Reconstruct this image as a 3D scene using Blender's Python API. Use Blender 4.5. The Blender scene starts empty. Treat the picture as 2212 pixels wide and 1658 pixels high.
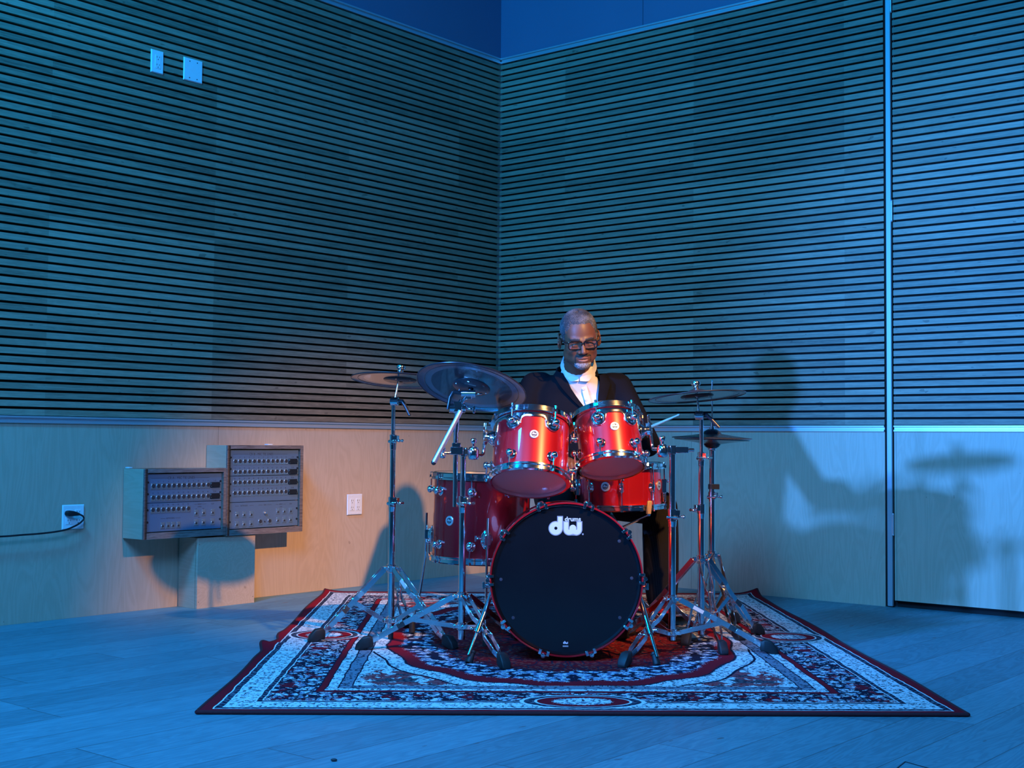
import bpy, bmesh, math, random
import numpy as np
from mathutils import Vector, Matrix, Euler, noise
random.seed(7)
S = bpy.context.scene
COL = S.collection
PI = math.pi
def R(d): return math.radians(d)
V = Vector

# ------------------------------------------------------------------ mesh helpers
class MB:
    def __init__(s): s.v = []; s.f = []
    def add(s, vs, fs, M=None):
        o = len(s.v)
        for p in vs:
            p = V(p)
            s.v.append(tuple(M @ p) if M is not None else tuple(p))
        for f in fs: s.f.append(tuple(i + o for i in f))
        return s
    def box(s, c, d, M=None):
        x, y, z = (k / 2 for k in d); cx, cy, cz = c
        vs = [(cx + a * x, cy + b * y, cz + e * z) for a in (-1, 1) for b in (-1, 1) for e in (-1, 1)]
        return s.add(vs, [(0, 1, 3, 2), (4, 6, 7, 5), (0, 4, 5, 1), (2, 3, 7, 6), (0, 2, 6, 4), (1, 5, 7, 3)], M)
    def tube(s, pts, r, n=10, caps=True, M=None):
        pts = [V(p) for p in pts]; k = len(pts)
        rs = list(r) if isinstance(r, (list, tuple)) else [r] * k
        tans = []
        for i in range(k):
            t = (pts[min(i + 1, k - 1)] - pts[max(i - 1, 0)])
            tans.append(t.normalized() if t.length > 1e-9 else V((0, 0, 1)))
        up = V((0, 0, 1)) if abs(tans[0].z) < .9 else V((0, 1, 0))
        x = tans[0].cross(up).normalized(); vs = []; fs = []
        for i in range(k):
            t = tans[i]; x = (x - t * x.dot(t)).normalized(); y = t.cross(x)
            for j in range(n):
                a = 2 * PI * j / n
                vs.append(pts[i] + (x * math.cos(a) + y * math.sin(a)) * rs[i])
        for i in range(k - 1):
            for j in range(n):
                j2 = (j + 1) % n
                fs.append((i * n + j, i * n + j2, (i + 1) * n + j2, (i + 1) * n + j))
        if caps:
            fs.append(tuple(range(n))[::-1]); fs.append(tuple((k - 1) * n + j for j in range(n)))
        return s.add(vs, fs, M)
    def cyl(s, a, b, r, r2=None, n=18, M=None):
        return s.tube([a, b], [r, r if r2 is None else r2], n, True, M)
    def lathe(s, prof, n=48, M=None, closed=False, a0=0, a1=2 * PI):
        full = abs(a1 - a0 - 2 * PI) < 1e-6; m = n if full else n + 1; k = len(prof)
        vs = []; fs = []
        for j in range(m):
            a = a0 + (a1 - a0) * j / n
            for (r, z) in prof: vs.append((r * math.cos(a), r * math.sin(a), z))
        for j in range(n):
            j2 = (j + 1) % m
            for i in range(k if closed else k - 1):
                i2 = (i + 1) % k
                fs.append((j * k + i, j2 * k + i, j2 * k + i2, j * k + i2))
        if not closed and full:
            for e, flip in ((0, True), (k - 1, False)):
                if prof[e][0] > 1e-6:
                    l = [j * k + e for j in range(n)]
                    fs.append(tuple(l[::-1] if flip else l))
        return s.add(vs, fs, M)
    def sph(s, c, r, n=12, M=None):
        if not isinstance(r, (tuple, list)): r = (r, r, r)
        vs = []; fs = []; k = n // 2 + 1
        for i in range(k):
            t = PI * i / (k - 1)
            for j in range(n):
                a = 2 * PI * j / n
                q = V((r[0] * math.sin(t) * math.cos(a), r[1] * math.sin(t) * math.sin(a), r[2] * math.cos(t)))
                vs.append((M @ q if M is not None else q) + V(c))
        for i in range(k - 1):
            for j in range(n):
                j2 = (j + 1) % n
                fs.append((i * n + j, (i + 1) * n + j, (i + 1) * n + j2, i * n + j2))
        return s.add(vs, fs)
    def prism(s, poly, z0, z1, M=None):
        n = len(poly)
        vs = [(x, y, z0) for x, y in poly] + [(x, y, z1) for x, y in poly]
        fs = [tuple(range(n))[::-1], tuple(range(n, 2 * n))]
        fs += [(i, (i + 1) % n, n + (i + 1) % n, n + i) for i in range(n)]
        return s.add(vs, fs, M)
    def bar(s, a, b, w, t, side=None):
        a = V(a); b = V(b); d = (b - a); L = d.length; d = d / L
        side = V(side) if side is not None else d.cross(V((0, 0, 1)))
        if side.length < 1e-6: side = V((1, 0, 0))
        side = (side - d * side.dot(d)).normalized(); n = d.cross(side)
        M = Matrix((side, n, d)).transposed().to_4x4(); M.translation = (a + b) / 2
        return s.box((0, 0, 0), (w, t, L), M)
    def mesh(s, name, bevel=0, smooth=True, seg=1):
        me = bpy.data.meshes.new(name)
        bm = bmesh.new()
        bv = [bm.verts.new(p) for p in s.v]
        for f in s.f:
            if len(set(f)) > 2:
                try: bm.faces.new([bv[i] for i in f])
                except ValueError: pass
        bmesh.ops.remove_doubles(bm, verts=bm.verts, dist=1e-6)
        bmesh.ops.recalc_face_normals(bm, faces=bm.faces)
        if bevel:
            es = [e for e in bm.edges if len(e.link_faces) == 2 and e.calc_face_angle(0) > .6]
            bmesh.ops.bevel(bm, geom=es, offset=bevel, segments=seg, affect='EDGES', profile=.5)
        bm.to_mesh(me); bm.free()
        if smooth:
            me.polygons.foreach_set('use_smooth', [True] * len(me.polygons))
            me.set_sharp_from_angle(angle=R(38))
        return me

def obj(name, mesh, mat, parent=None, M=None):
    if isinstance(mesh, MB): mesh = mesh.mesh(name)
    o = bpy.data.objects.new(name, mesh); COL.objects.link(o)
    if mat is not None and not mesh.materials: mesh.materials.append(mat)
    if parent is not None: o.parent = parent
    if M is not None: o.matrix_basis = M
    return o
def tag(o, label, cat, group=None, kind=None):
    o['label'] = label; o['category'] = cat
    if group: o['group'] = group
    if kind: o['kind'] = kind
    return o
def thing(name, label, cat, loc=(0, 0, 0), rot=None, group=None):
    o = bpy.data.objects.new(name, None); COL.objects.link(o)
    o.empty_display_size = .05
    M = Matrix.Translation(loc)
    if rot is not None: M = M @ rot.to_4x4()
    o.matrix_basis = M
    return tag(o, label, cat, group)
class T:
    """thing whose parts are given in world coordinates"""
    def __init__(s, name, label, cat, loc, group=None):
        s.root = thing(name, label, cat, loc, None, group); s.off = Matrix.Translation(-V(loc))
    def part(s, name, mb, mat, parent=None, bevel=0):
        mb.v = [tuple(s.off @ V(p)) for p in mb.v]
        return obj(name, mb.mesh(name, bevel), mat, parent or s.root)
def struct(name, mb, mat, parent=None, M=None, bevel=0, smooth=False):
    o = obj(name, mb.mesh(name, bevel, smooth), mat, parent, M); o['kind'] = 'structure'
    return o
def frame(z, yref=(0, 1, 0)):
    z = V(z).normalized(); x = V(yref).cross(z).normalized(); y = z.cross(x)
    return Matrix((x, y, z)).transposed()
def text_mesh(txt, size, depth=.0006, bold=0):
    c = bpy.data.curves.new('lettering', 'FONT'); c.body = txt; c.size = size
    c.align_x = 'CENTER'; c.align_y = 'CENTER'; c.extrude = depth; c.offset = bold; c.resolution_u = 3
    o = bpy.data.objects.new('lettering', c); COL.objects.link(o)
    dg = bpy.context.evaluated_depsgraph_get()
    me = bpy.data.meshes.new_from_object(o.evaluated_get(dg))
    bpy.data.objects.remove(o); bpy.data.curves.remove(c)
    me.materials.clear()
    return me
def mesh_to_mb(me, M=None, mb=None):
    mb = mb or MB()
    return mb.add([v.co for v in me.vertices], [tuple(p.vertices) for p in me.polygons], M)

# ------------------------------------------------------------------ material helpers
class N:
    """tiny node expression builder"""
    def __init__(s, name):
        s.m = bpy.data.materials.new(name); s.m.use_nodes = True
        s.t = s.m.node_tree; s.t.nodes.clear()
        s.out = s.t.nodes.new('ShaderNodeOutputMaterial')
    def n(s, typ, **kw):
        x = s.t.nodes.new(typ)
        for k, v in kw.items(): setattr(x, k, v)
        return x
    def put(s, sock, v):
        if hasattr(v, 'is_output') or isinstance(v, bpy.types.NodeSocket): s.t.links.new(v, sock)
        elif v is not None:
            if isinstance(v, (tuple, list)) and len(v) == 3 and sock.type == 'RGBA': v = (*v, 1)
            sock.default_value = v
    def math(s, op, a, b=None, c=None):
        x = s.n('ShaderNodeMath', operation=op)
        for i, v in enumerate((a, b, c)):
            if v is not None: s.put(x.inputs[i], v)
        return x.outputs[0]
    def mix(s, f, a, b):
        x = s.n('ShaderNodeMix', data_type='RGBA')
        s.put(x.inputs[0], f); s.put(x.inputs[6], a); s.put(x.inputs[7], b)
        return x.outputs[2]
    def coord(s, kind='Object'): return s.n('ShaderNodeTexCoord').outputs[kind]
    def xyz(s, v):
        x = s.n('ShaderNodeSeparateXYZ'); s.put(x.inputs[0], v); return x.outputs
    def vec(s, x, y, z):
        c = s.n('ShaderNodeCombineXYZ')
        for i, v in enumerate((x, y, z)): s.put(c.inputs[i], v)
        return c.outputs[0]
    def scale(s, v, sc, off=(0, 0, 0)):
        m = s.n('ShaderNodeMapping'); s.put(m.inputs['Vector'], v); m.inputs['Scale'].default_value = sc
        m.inputs['Location'].default_value = off; return m.outputs[0]
    def noise(s, v, sc=5, det=3, rough=.5, dist=0):
        x = s.n('ShaderNodeTexNoise'); s.put(x.inputs['Vector'], v)
        x.inputs['Scale'].default_value = sc; x.inputs['Detail'].default_value = det
        x.inputs['Roughness'].default_value = rough; x.inputs['Distortion'].default_value = dist
        return x.outputs['Fac'] if 'Fac' in x.outputs else x.outputs[0]
    def voro(s, v, sc=5, feature='F1'):
        x = s.n('ShaderNodeTexVoronoi', feature=feature); s.put(x.inputs['Vector'], v); x.inputs['Scale'].default_value = sc
        return x.outputs['Distance']
    def white(s, v):
        x = s.n('ShaderNodeTexWhiteNoise', noise_dimensions='3D'); s.put(x.inputs['Vector'], v); return x.outputs['Value']
    def ramp(s, f, stops, interp='LINEAR'):
        x = s.n('ShaderNodeValToRGB'); s.put(x.inputs[0], f); cr = x.color_ramp; cr.interpolation = interp
        while len(cr.elements) < len(stops): cr.elements.new(.5)
        for e, (p, c) in zip(cr.elements, stops):
            e.position = p; e.color = (*c, 1) if len(c) == 3 else c
        return x.outputs[0]
    def bump(s, h, strength=.2, dist=.002):
        b = s.n('ShaderNodeBump'); s.put(b.inputs['Height'], h); b.inputs['Strength'].default_value = strength
        b.inputs['Distance'].default_value = dist; return b.outputs[0]
    def bsdf(s, base=(.8, .8, .8), rough=.5, metal=0, coat=0, normal=None, spec=.5, crough=.05, sheen=0, alpha=None, aniso=0):
        p = s.n('ShaderNodeBsdfPrincipled')
        s.put(p.inputs['Base Color'], base); s.put(p.inputs['Roughness'], rough); s.put(p.inputs['Metallic'], metal)
        p.inputs['Coat Weight'].default_value = coat; p.inputs['Coat Roughness'].default_value = crough
        p.inputs['Specular IOR Level'].default_value = spec
        p.inputs['Sheen Weight'].default_value = sheen
        p.inputs['Anisotropic'].default_value = aniso
        if alpha is not None: s.put(p.inputs['Alpha'], alpha)
        if normal is not None: s.put(p.inputs['Normal'], normal)
        s.t.links.new(p.outputs[0], s.out.inputs[0]); return s.m
def plain(name, base, rough=.5, metal=0, **kw): return N(name).bsdf(base, rough, metal, **kw)

MAT = {}
def mk():
    M = MAT
    def metal(name, base, rough):
        n = N(name); c = n.coord(); f = n.noise(c, 60, 2)
        return n.bsdf(base, n.math('MULTIPLY_ADD', f, .06, rough - .03), 1)
    M['chrome'] = metal('chrome', (.86, .87, .88), .10)
    M['chrome2'] = metal('polished_strip_steel', (.82, .83, .85), .16)
    n = N('knurled_aluminium'); c = n.coord(); f = n.voro(c, 420)
    M['knurl'] = n.bsdf((.9, .9, .92), .34, 1, normal=n.bump(f, .3, .0008))
    n = N('red_satin_lacquer'); c = n.coord(); f = n.noise(c, 900, 1)
    M['red'] = n.bsdf(n.mix(f, (.43, .003, .008), (.56, .008, .014)), .30, .55, coat=1, crough=.03)
    M['redhoop'] = plain('red_hoop_lacquer', (.40, .003, .010), .3, .3, coat=1)
    n = N('black_drumhead'); c = n.coord(); f = n.noise(c, 8, 3)
    M['blackhead'] = n.bsdf((.004, .005, .007), n.math('MULTIPLY_ADD', f, .1, .14), 0, spec=.6)
    M['hollow'] = plain('head_vent_dot', (.03, .035, .05), .4)
    def head(name, dif, tra, ft, rough, spec):
        n = N(name); p = n.bsdf(dif, rough, 0, spec=spec); pr = [q for q in n.t.nodes if q.type == 'BSDF_PRINCIPLED'][0]
        t = n.n('ShaderNodeBsdfTranslucent'); t.inputs[0].default_value = (*tra, 1); mx = n.n('ShaderNodeMixShader'); mx.inputs[0].default_value = ft
        n.t.links.new(pr.outputs[0], mx.inputs[1]); n.t.links.new(t.outputs[0], mx.inputs[2]); n.t.links.new(mx.outputs[0], n.out.inputs[0]); return n.m
    M['mauve'] = head('smoky_drumhead_film', (.62, .42, .46), (.95, .8, .85), .55, .12, .5)
    M['coated'] = head('coated_white_drumhead', (.75, .75, .74), (.95, .93, .9), .55, .5, .4)
    M['innerwood'] = plain('maple_shell_edge', (.5, .34, .2), .5)
    n = N('rubber'); c = n.coord(); f = n.noise(c, 200, 2)
    M['rubber'] = n.bsdf((.012, .012, .014), .55, 0, normal=n.bump(f, .1, .0005))
    n = N('dark_cymbal_bronze'); c = n.coord(); x = n.xyz(c)
    rr = n.math('SQRT', n.math('ADD', n.math('MULTIPLY', x[0], x[0]), n.math('MULTIPLY', x[1], x[1])))
    gr = n.math('SINE', n.math('MULTIPLY', rr, 2600.))
    M['cymbal'] = n.bsdf((.19, .215, .265), .24, .85, normal=n.bump(gr, .02, .0003))
    M['cymtop'] = plain('black_cymbal_plate', (.04, .042, .05), .22, .5, coat=.5)
    M['cymblack'] = plain('black_cymbal_fitting', (.015, .016, .02), .3)
    M['black'] = plain('black_plastic', (.012, .012, .014), .4)
    M['felt'] = plain('black_felt', (.015, .015, .015), .95)
    M['silver'] = plain('silver_badge', (.75, .76, .78), .3, .8)
    M['logo'] = plain('printed_pale_logo', (.50, .53, .57), .5)
    M['logoedge'] = plain('printed_grey_logo_edge', (.20, .22, .24), .5)
    M['sticker'] = plain('white_sticker', (.75, .74, .7), .6)
    M['ink'] = plain('dark_ink', (.03, .03, .035), .6)
    M['greyink'] = plain('grey_panel_print', (.045, .055, .08), .6)
    M['litgrip'] = plain('warm_lit_rubber', (.42, .27, .15), .6)  # tan is warm light on the rubber grip, put into its colour
    M['pedalred'] = plain('red_pedal_plate', (.5, .01, .02), .35, .4)
    # ---- oak slats: tone per panel block and per slat
    n = N('oak_slats'); c = n.coord(); x = n.xyz(c)
    row = n.math('FLOOR', n.math('DIVIDE', x[2], .46)); cx = n.math('FLOOR', n.math('DIVIDE', n.math('ADD', x[0], .53), .93))
    blk = n.white(n.vec(cx, row, 3.))
    sl = n.math('FLOOR', n.math('DIVIDE', n.math('SUBTRACT', x[2], .925), .03905))
    slt = n.white(n.vec(cx, sl, 9.))
    g = n.noise(n.scale(c, (1.6, 30, 34)), 3.2, 6, .62, .9)
    g2 = n.noise(n.scale(n.vec(x[0], n.math('MULTIPLY', slt, 7.), x[2]), (3.5, 1, 26)), 2.2, 3, .5, 2.5)
    kn = n.math('GREATER_THAN', n.noise(n.scale(c, (5, 5, 14)), 2.1, 2), .70)
    f = n.math('ADD', n.math('MULTIPLY', g, .62), n.math('MULTIPLY', g2, .30))
    f = n.math('ADD', f, n.math('MULTIPLY_ADD', slt, .22, -.06))
    f = n.math('ADD', f, n.math('MULTIPLY_ADD', blk, .22, -.09))
    col = n.ramp(f, [(.25, (.13, .10, .068)), (.5, (.27, .215, .145)), (.8, (.46, .36, .25))])
    col = n.mix(n.math('MULTIPLY', kn, .5), col, (.06, .038, .025))
    M['oak'] = n.bsdf(col, .5, 0, normal=n.bump(g, .25, .001))
    M['backing'] = plain('black_felt_backing', (.006, .006, .007), .9)
    # ---- maple plywood wall panels
    def ply(name, lo, hi, pw, off, axis=0):
        n = N(name); c = n.coord(); x = n.xyz(c)
        pn = n.math('FLOOR', n.math('DIVIDE', n.math('ADD', x[axis], off), pw)); tone = n.white(n.vec(pn, 4., 1.))
        cc = n.vec(n.math('ADD', x[0], n.math('MULTIPLY', tone, 9.)), x[1], x[2])
        w = n.noise(n.scale(cc, (3.2, 3.2, .55)), 2.2, 3, .5, 1.2)
        ring = n.math('SINE', n.math('MULTIPLY', w, 62.))
        g = n.noise(n.scale(cc, (60, 60, 2.5)), 2.5, 4, .6)
        f = n.math('ADD', n.math('MULTIPLY_ADD', ring, .10, .32), n.math('MULTIPLY', g, .35))
        f = n.math('ADD', f, n.math('MULTIPLY_ADD', tone, .2, -.1))
        col = n.mix(f, lo, hi)
        kn = n.math('GREATER_THAN', n.noise(n.scale(c, (13, 13, 8)), 2.3, 1), .775)
        col = n.mix(n.math('MULTIPLY', kn, .35), col, (.2, .12, .07))
        fr = n.math('FRACT', n.math('DIVIDE', n.math('ADD', x[axis], off), pw))
        seam = n.math('LESS_THAN', fr, .0022)
        col = n.mix(n.math('MULTIPLY', seam, .6), col, (.1, .07, .05))
        return n.bsdf(col, .42, 0)
    M['ply'] = ply('maple_plywood', (.47, .33, .22), (.69, .52, .385), 1.22, .23)
    M['plybox'] = ply('maple_plywood_box', (.47, .33, .22), (.67, .51, .38), 5., 2.)
    n = N('blue_wall_paint'); c = n.coord(); f = n.noise(c, 3, 3); x = n.xyz(c)
    seam = n.math('LESS_THAN', n.math('ABSOLUTE', n.math('ADD', x[0], 1.105)), .0025)
    M['paint'] = n.bsdf(n.mix(seam, n.mix(f, (.13, .16, .26), (.15, .18, .29)), (.05, .05, .1)), .55, 0)
    M['alu'] = plain('anodised_trim', (.62, .64, .67), .35, .6)
    M['jamb'] = plain('door_jamb_metal', (.45, .47, .5), .4, .3)
    # ---- floor planks
    n = N('oak_floor_planks'); c = n.coord(); x = n.xyz(c)
    bb = n.math('DIVIDE', x[1], .19); bi = n.math('FLOOR', bb); bf = n.math('FRACT', bb)
    sh = n.math('MULTIPLY', n.white(n.vec(bi, 2., 5.)), 2.2)
    aa = n.math('DIVIDE', n.math('ADD', x[0], sh), 2.2); ai = n.math('FLOOR', aa); af = n.math('FRACT', aa)
    tone = n.white(n.vec(ai, bi, 1.))
    cc = n.vec(n.math('ADD', x[0], n.math('MULTIPLY', tone, 13.)), n.math('ADD', x[1], n.math('MULTIPLY', tone, 5.)), 0.)
    w = n.noise(n.scale(cc, (.9, 7, 1)), 1.7, 3, .5, 1.5)
    ring = n.math('SINE', n.math('MULTIPLY', w, 55.))
    g = n.noise(n.scale(cc, (2.2, 42, 1)), 3, 5, .62)
    f = n.math('ADD', n.math('MULTIPLY_ADD', ring, .10, .26), n.math('MULTIPLY', g, .5))
    f = n.math('ADD', f, n.math('MULTIPLY_ADD', tone, .24, -.12))
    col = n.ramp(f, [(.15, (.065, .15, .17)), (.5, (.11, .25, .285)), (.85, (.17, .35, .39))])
    kn = n.math('GREATER_THAN', n.noise(n.scale(c, (3.2, 9, 1)), 2.6, 1), .76)
    col = n.mix(n.math('MULTIPLY', kn, .7), col, (.12, .10, .09))
    seam = n.math('MAXIMUM', n.math('LESS_THAN', bf, .016), n.math('LESS_THAN', af, .0016))
    col = n.mix(n.math('MULTIPLY', seam, .75), col, (.05, .045, .04))
    M['floor'] = n.bsdf(col, n.math('MULTIPLY_ADD', g, .2, .40), 0, spec=.3, normal=n.bump(n.math('SUBTRACT', g, n.math('MULTIPLY', seam, 2.)), .15, .001))
    # ---- plates etc
    M['plate'] = plain('white_wall_plate_plastic', (.86, .87, .88), .35)
    n = N('brushed_panel'); c = n.coord(); f = n.noise(n.scale(c, (3, 3, 300)), 3, 2)
    M['panel'] = n.bsdf(n.mix(f, (.10, .165, .25), (.12, .19, .285)), .45, .1)
    n = N('grey_walnut_edge'); c = n.coord(); f = n.noise(n.scale(c, (5, 60, 60)), 2.5, 5, .65, .6)
    M['walnut'] = n.bsdf(n.ramp(f, [(.3, (.07, .05, .045)), (.55, (.2, .16, .145)), (.8, (.3, .25, .22))]), .6)
    M['jack'] = plain('nickel_jack', (.62, .63, .65), .3, .9)
    # ---- person
    n = N('brown_skin'); c = n.coord(); f = n.noise(c, 55, 4, .6)
    M['skin'] = n.bsdf(n.mix(f, (.118, .045, .025), (.158, .064, .036)), .46, 0, normal=n.bump(n.noise(c, 300, 3), .15, .0008), spec=.4)
    M['lips'] = plain('lip_skin', (.20, .08, .07), .42)
    n = N('salt_and_pepper_hair'); c = n.coord(); f = n.noise(c, 420, 3, .7); f2 = n.noise(c, 14, 2)
    M['hair'] = n.bsdf(n.ramp(n.math('ADD', f, n.math('MULTIPLY_ADD', f2, .5, -.25)), [(.42, (.016, .016, .02)), (.60, (.12, .12, .13)), (.74, (.40, .40, .42))]), .7, 0, normal=n.bump(f, .9, .003))
    n = N('grey_beard'); c = n.coord(); f = n.noise(c, 480, 2, .7)
    M['beard'] = n.bsdf(n.ramp(f, [(.42, (.05, .035, .03)), (.60, (.50, .50, .51))]), .7, 0, normal=n.bump(f, .9, .003))
    M['brow'] = plain('dark_hair', (.02, .017, .016), .8)
    def cloth(name, a, b, sc=900, sheen=0, spec=.3):
        n = N(name); c = n.coord(); f = n.noise(c, sc, 2); w = n.noise(c, 9, 3)
        return n.bsdf(n.mix(f, a, b), .85, 0, sheen=sheen, spec=spec, normal=n.bump(n.math('ADD', n.math('MULTIPLY', f, .15), w), .35, .006))
    M['jacket'] = cloth('navy_black_wool', (.004, .0045, .007), (.008, .0085, .013), spec=.07)
    M['shirt'] = cloth('white_cotton', (.60, .60, .61), (.68, .68, .69))
    n = N('pinstripe_trouser'); c = n.coord(); x = n.xyz(c)
    st = n.math('GREATER_THAN', n.math('SINE', n.math('MULTIPLY', n.math('ADD', x[0], n.math('MULTIPLY', x[1], .6)), 900.)), .72)
    M['trouser'] = n.bsdf(n.mix(st, (.006, .0055, .007), (.015, .0125, .013)), .85, 0, normal=n.bump(n.noise(c, 8, 3), .4, .01), spec=.12)
    M['shoe'] = plain('black_shoe_leather', (.01, .01, .011), .3)
    M['glasses'] = plain('black_acetate', (.008, .007, .007), .12, spec=.7)
    n = N('spectacle_lens')
    tr = n.n('ShaderNodeBsdfTransparent'); gl = n.n('ShaderNodeBsdfGlossy'); gl.inputs['Roughness'].default_value = .03
    mx = n.n('ShaderNodeMixShader'); mx.inputs[0].default_value = .045; n.t.links.new(tr.outputs[0], mx.inputs[1]); n.t.links.new(gl.outputs[0], mx.inputs[2])
    n.t.links.new(mx.outputs[0], n.out.inputs[0]); M['lens'] = n.m
    n = N('hickory'); c = n.coord(); f = n.noise(n.scale(c, (40, 40, 4)), 3, 3)
    M['hickory'] = n.bsdf(n.mix(f, (.66, .5, .36), (.8, .66, .5)), .4)
    M['button'] = plain('pearl_button', (.6, .55, .48), .25)
    M['brass'] = plain('gold_hinge', (.8, .62, .3), .25, 1)
    M['rug'] = rugmat()
    n = N('rug_binding'); c = n.coord(); f = n.noise(c, 160, 2)
    M['rugedge'] = n.bsdf(n.mix(f, (.055, .006, .010), (.10, .012, .016)), .95)
    M['underlay'] = plain('rug_backing', (.1, .08, .06), .95)

RUGA, RUGB = 1.172, 1.568   # half sizes
def rugmat():
    n = N('persian_rug_pile'); c = n.coord(); x = n.xyz(c)
    wob = n.noise(c, 9, 2); wx = n.math('ADD', x[0], n.math('MULTIPLY_ADD', wob, .016, -.008)); wy = n.math('ADD', x[1], n.math('MULTIPLY_ADD', wob, .016, -.008))
    ax = n.math('ABSOLUTE', wx); ay = n.math('ABSOLUTE', wy)
    d = n.math('MINIMUM', n.math('SUBTRACT', RUGA, ax), n.math('SUBTRACT', RUGB, ay))
    red, red2, navy, cream, grey = (.34, .010, .020), (.46, .016, .03), (.014, .015, .034), (.84, .82, .80), (.24, .25, .30)
    sym = n.vec(ax, ay, 0.)
    jag = n.noise(c, 170, 2)
    # floral speckles
    def lt(a, b): return n.math('LESS_THAN', a, b)
    def gt(a, b): return n.math('GREATER_THAN', a, b)
    def j(v, amt): return n.math('ADD', v, n.math('MULTIPLY_ADD', jag, amt, -amt / 2))
    v1 = n.voro(sym, 26); v2 = n.voro(n.scale(sym, (1, 1, 1), (.3, .7, 0)), 60); v3 = n.voro(sym, 11)
    ve = n.voro(sym, 17, 'DISTANCE_TO_EDGE')
    petals = n.math('MULTIPLY', lt(j(v1, .5), .50), gt(j(v1, .2), .17))
    dots = lt(j(v2, .5), .36)
    blob = lt(j(v3, .35), .40)
    vines = lt(j(ve, .10), .045)
    nz = gt(n.noise(sym, 12, 2), .56)
    # cream ground with dark little florals
    fine = n.noise(n.scale(sym, (1, 1, 1), (2.3, .4, 0)), 75, 3, .65)
    strokes = n.math('MULTIPLY', gt(fine, .545), gt(n.noise(sym, 21, 2), .44))
    crm = n.mix(n.math('MULTIPLY', n.math('MAXIMUM', strokes, n.math('MULTIPLY', dots, gt(n.noise(sym, 30, 2), .52))), .94), cream, navy)
    crm = n.mix(n.math('MULTIPLY', n.math('MULTIPLY', lt(v1, .13), nz), .9), crm, red2)
    # dark ground with cream petals and red
    flo = n.mix(nz, navy, red)
    flo = n.mix(petals, flo, n.mix(gt(n.noise(sym, 40, 1), .5), cream, (.25, .3, .42)))
    flo = n.mix(n.math('MULTIPLY', vines, .95), flo, navy)
    flo = n.mix(n.math('MULTIPLY', gt(fine, .57), .85), flo, navy)
    flo = n.mix(n.math('MULTIPLY', gt(n.noise(n.scale(sym, (1, 1, 1), (5, 3, 0)), 62, 2), .60), .8), flo, n.mix(nz, cream, red2))
    tile = n.mix(gt(n.math('SINE', n.math('MULTIPLY', n.math('ADD', ax, ay), 190.)), .1), (.06, .07, .1), navy)
    tile = n.mix(n.math('MULTIPLY', dots, .5), tile, grey)
    greyb = n.mix(dots, grey, navy)
    # bands by distance to edge
    col = red
    def band(col, a, new): return n.mix(gt(d, a), col, new)
    col = band(col, .036, cream); col = band(col, .041, tile); col = band(col, .062, cream); col = band(col, .066, crm)
    col = band(col, .142, cream); col = band(col, .146, tile); col = band(col, .163, cream); col = band(col, .167, flo)
    col = band(col, .310, navy); col = band(col, .315, red); col = band(col, .335, navy); col = band(col, .339, crm)
    col = band(col, .374, navy); col = band(col, .379, greyb); col = band(col, .420, navy); col = band(col, .425, crm)
    # central field : scalloped medallion
    th = n.math('ARCTAN2', n.math('DIVIDE', wy, 1.14), n.math('DIVIDE', wx, .70))
    e = n.math('SQRT', n.math('ADD', n.math('POWER', n.math('DIVIDE', ax, .70), 2.2), n.math('POWER', n.math('DIVIDE', ay, 1.14), 2.2)))
    e = n.math('ADD', e, n.math('MULTIPLY', n.math('SINE', n.math('MULTIPLY', th, 16.)), .016))
    inn = gt(d, .43)
    # corner sprays
    spx = n.math('DIVIDE', n.math('SUBTRACT', ax, .56), .17); spy = n.math('DIVIDE', n.math('SUBTRACT', ay, .98), .20)
    spr = n.math('MULTIPLY', lt(j(n.math('ADD', n.math('MULTIPLY', spx, spx), n.math('MULTIPLY', spy, spy)), .9), 1.), gt(n.noise(sym, 16, 3), .46))
    f = n.mix(n.math('MULTIPLY', spr, .9), crm, n.mix(nz, red, navy))
    f = n.mix(lt(e, 1.12), f, navy); f = n.mix(lt(e, 1.105), f, crm)
    f = n.mix(lt(j(e, .03), 1.015), f, navy); f = n.mix(lt(j(e, .03), 1.0), f, red)
    f = n.mix(lt(j(e, .10), .915), f, n.mix(n.math('MAXIMUM', petals, n.math('MULTIPLY', blob, nz)), navy, n.mix(gt(n.noise(sym, 50, 2), .47), cream, (.2, .26, .4))))
    f = n.mix(lt(j(e, .12), .73), f, n.mix(n.math('MULTIPLY', dots, .5), n.mix(vines, (.19, .008, .014), navy), (.32, .11, .08)))
    f = n.mix(lt(j(e, .08), .30), f, n.mix(petals, navy, red2))
    f = n.mix(lt(j(e, .05), .14), f, crm)
    col = n.mix(inn, col, f)
    # half-oval cartouches in the border
    def oval(cx, cy, rx, ry):
        a = n.math('DIVIDE', n.math('SUBTRACT', ax, cx), rx); b = n.math('DIVIDE', n.math('SUBTRACT', ay, cy), ry)
        return n.math('SQRT', n.math('ADD', n.math('MULTIPLY', a, a), n.math('MULTIPLY', b, b)))
    for (cx, cy, rx, ry) in ((.98, .0, .15, .15), (0., 1.40, .20, .11)):
        o = oval(cx, cy, rx, ry)
        col = n.mix(lt(j(o, .06), 1.), col, cream); col = n.mix(lt(o, .93), col, tile); col = n.mix(lt(o, .78), col, cream)
        col = n.mix(lt(o, .74), col, red); col = n.mix(lt(j(o, .3), .48), col, n.mix(petals, crm, grey))
    pile = n.noise(c, 260, 3, .7)
    col = n.mix(n.math('MULTIPLY', n.math('SUBTRACT', 1., pile), .15), col, (.02, .015, .02))
    return n.bsdf(col, .95, 0, spec=.06, normal=n.bump(pile, .5, .003))
mk()

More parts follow.
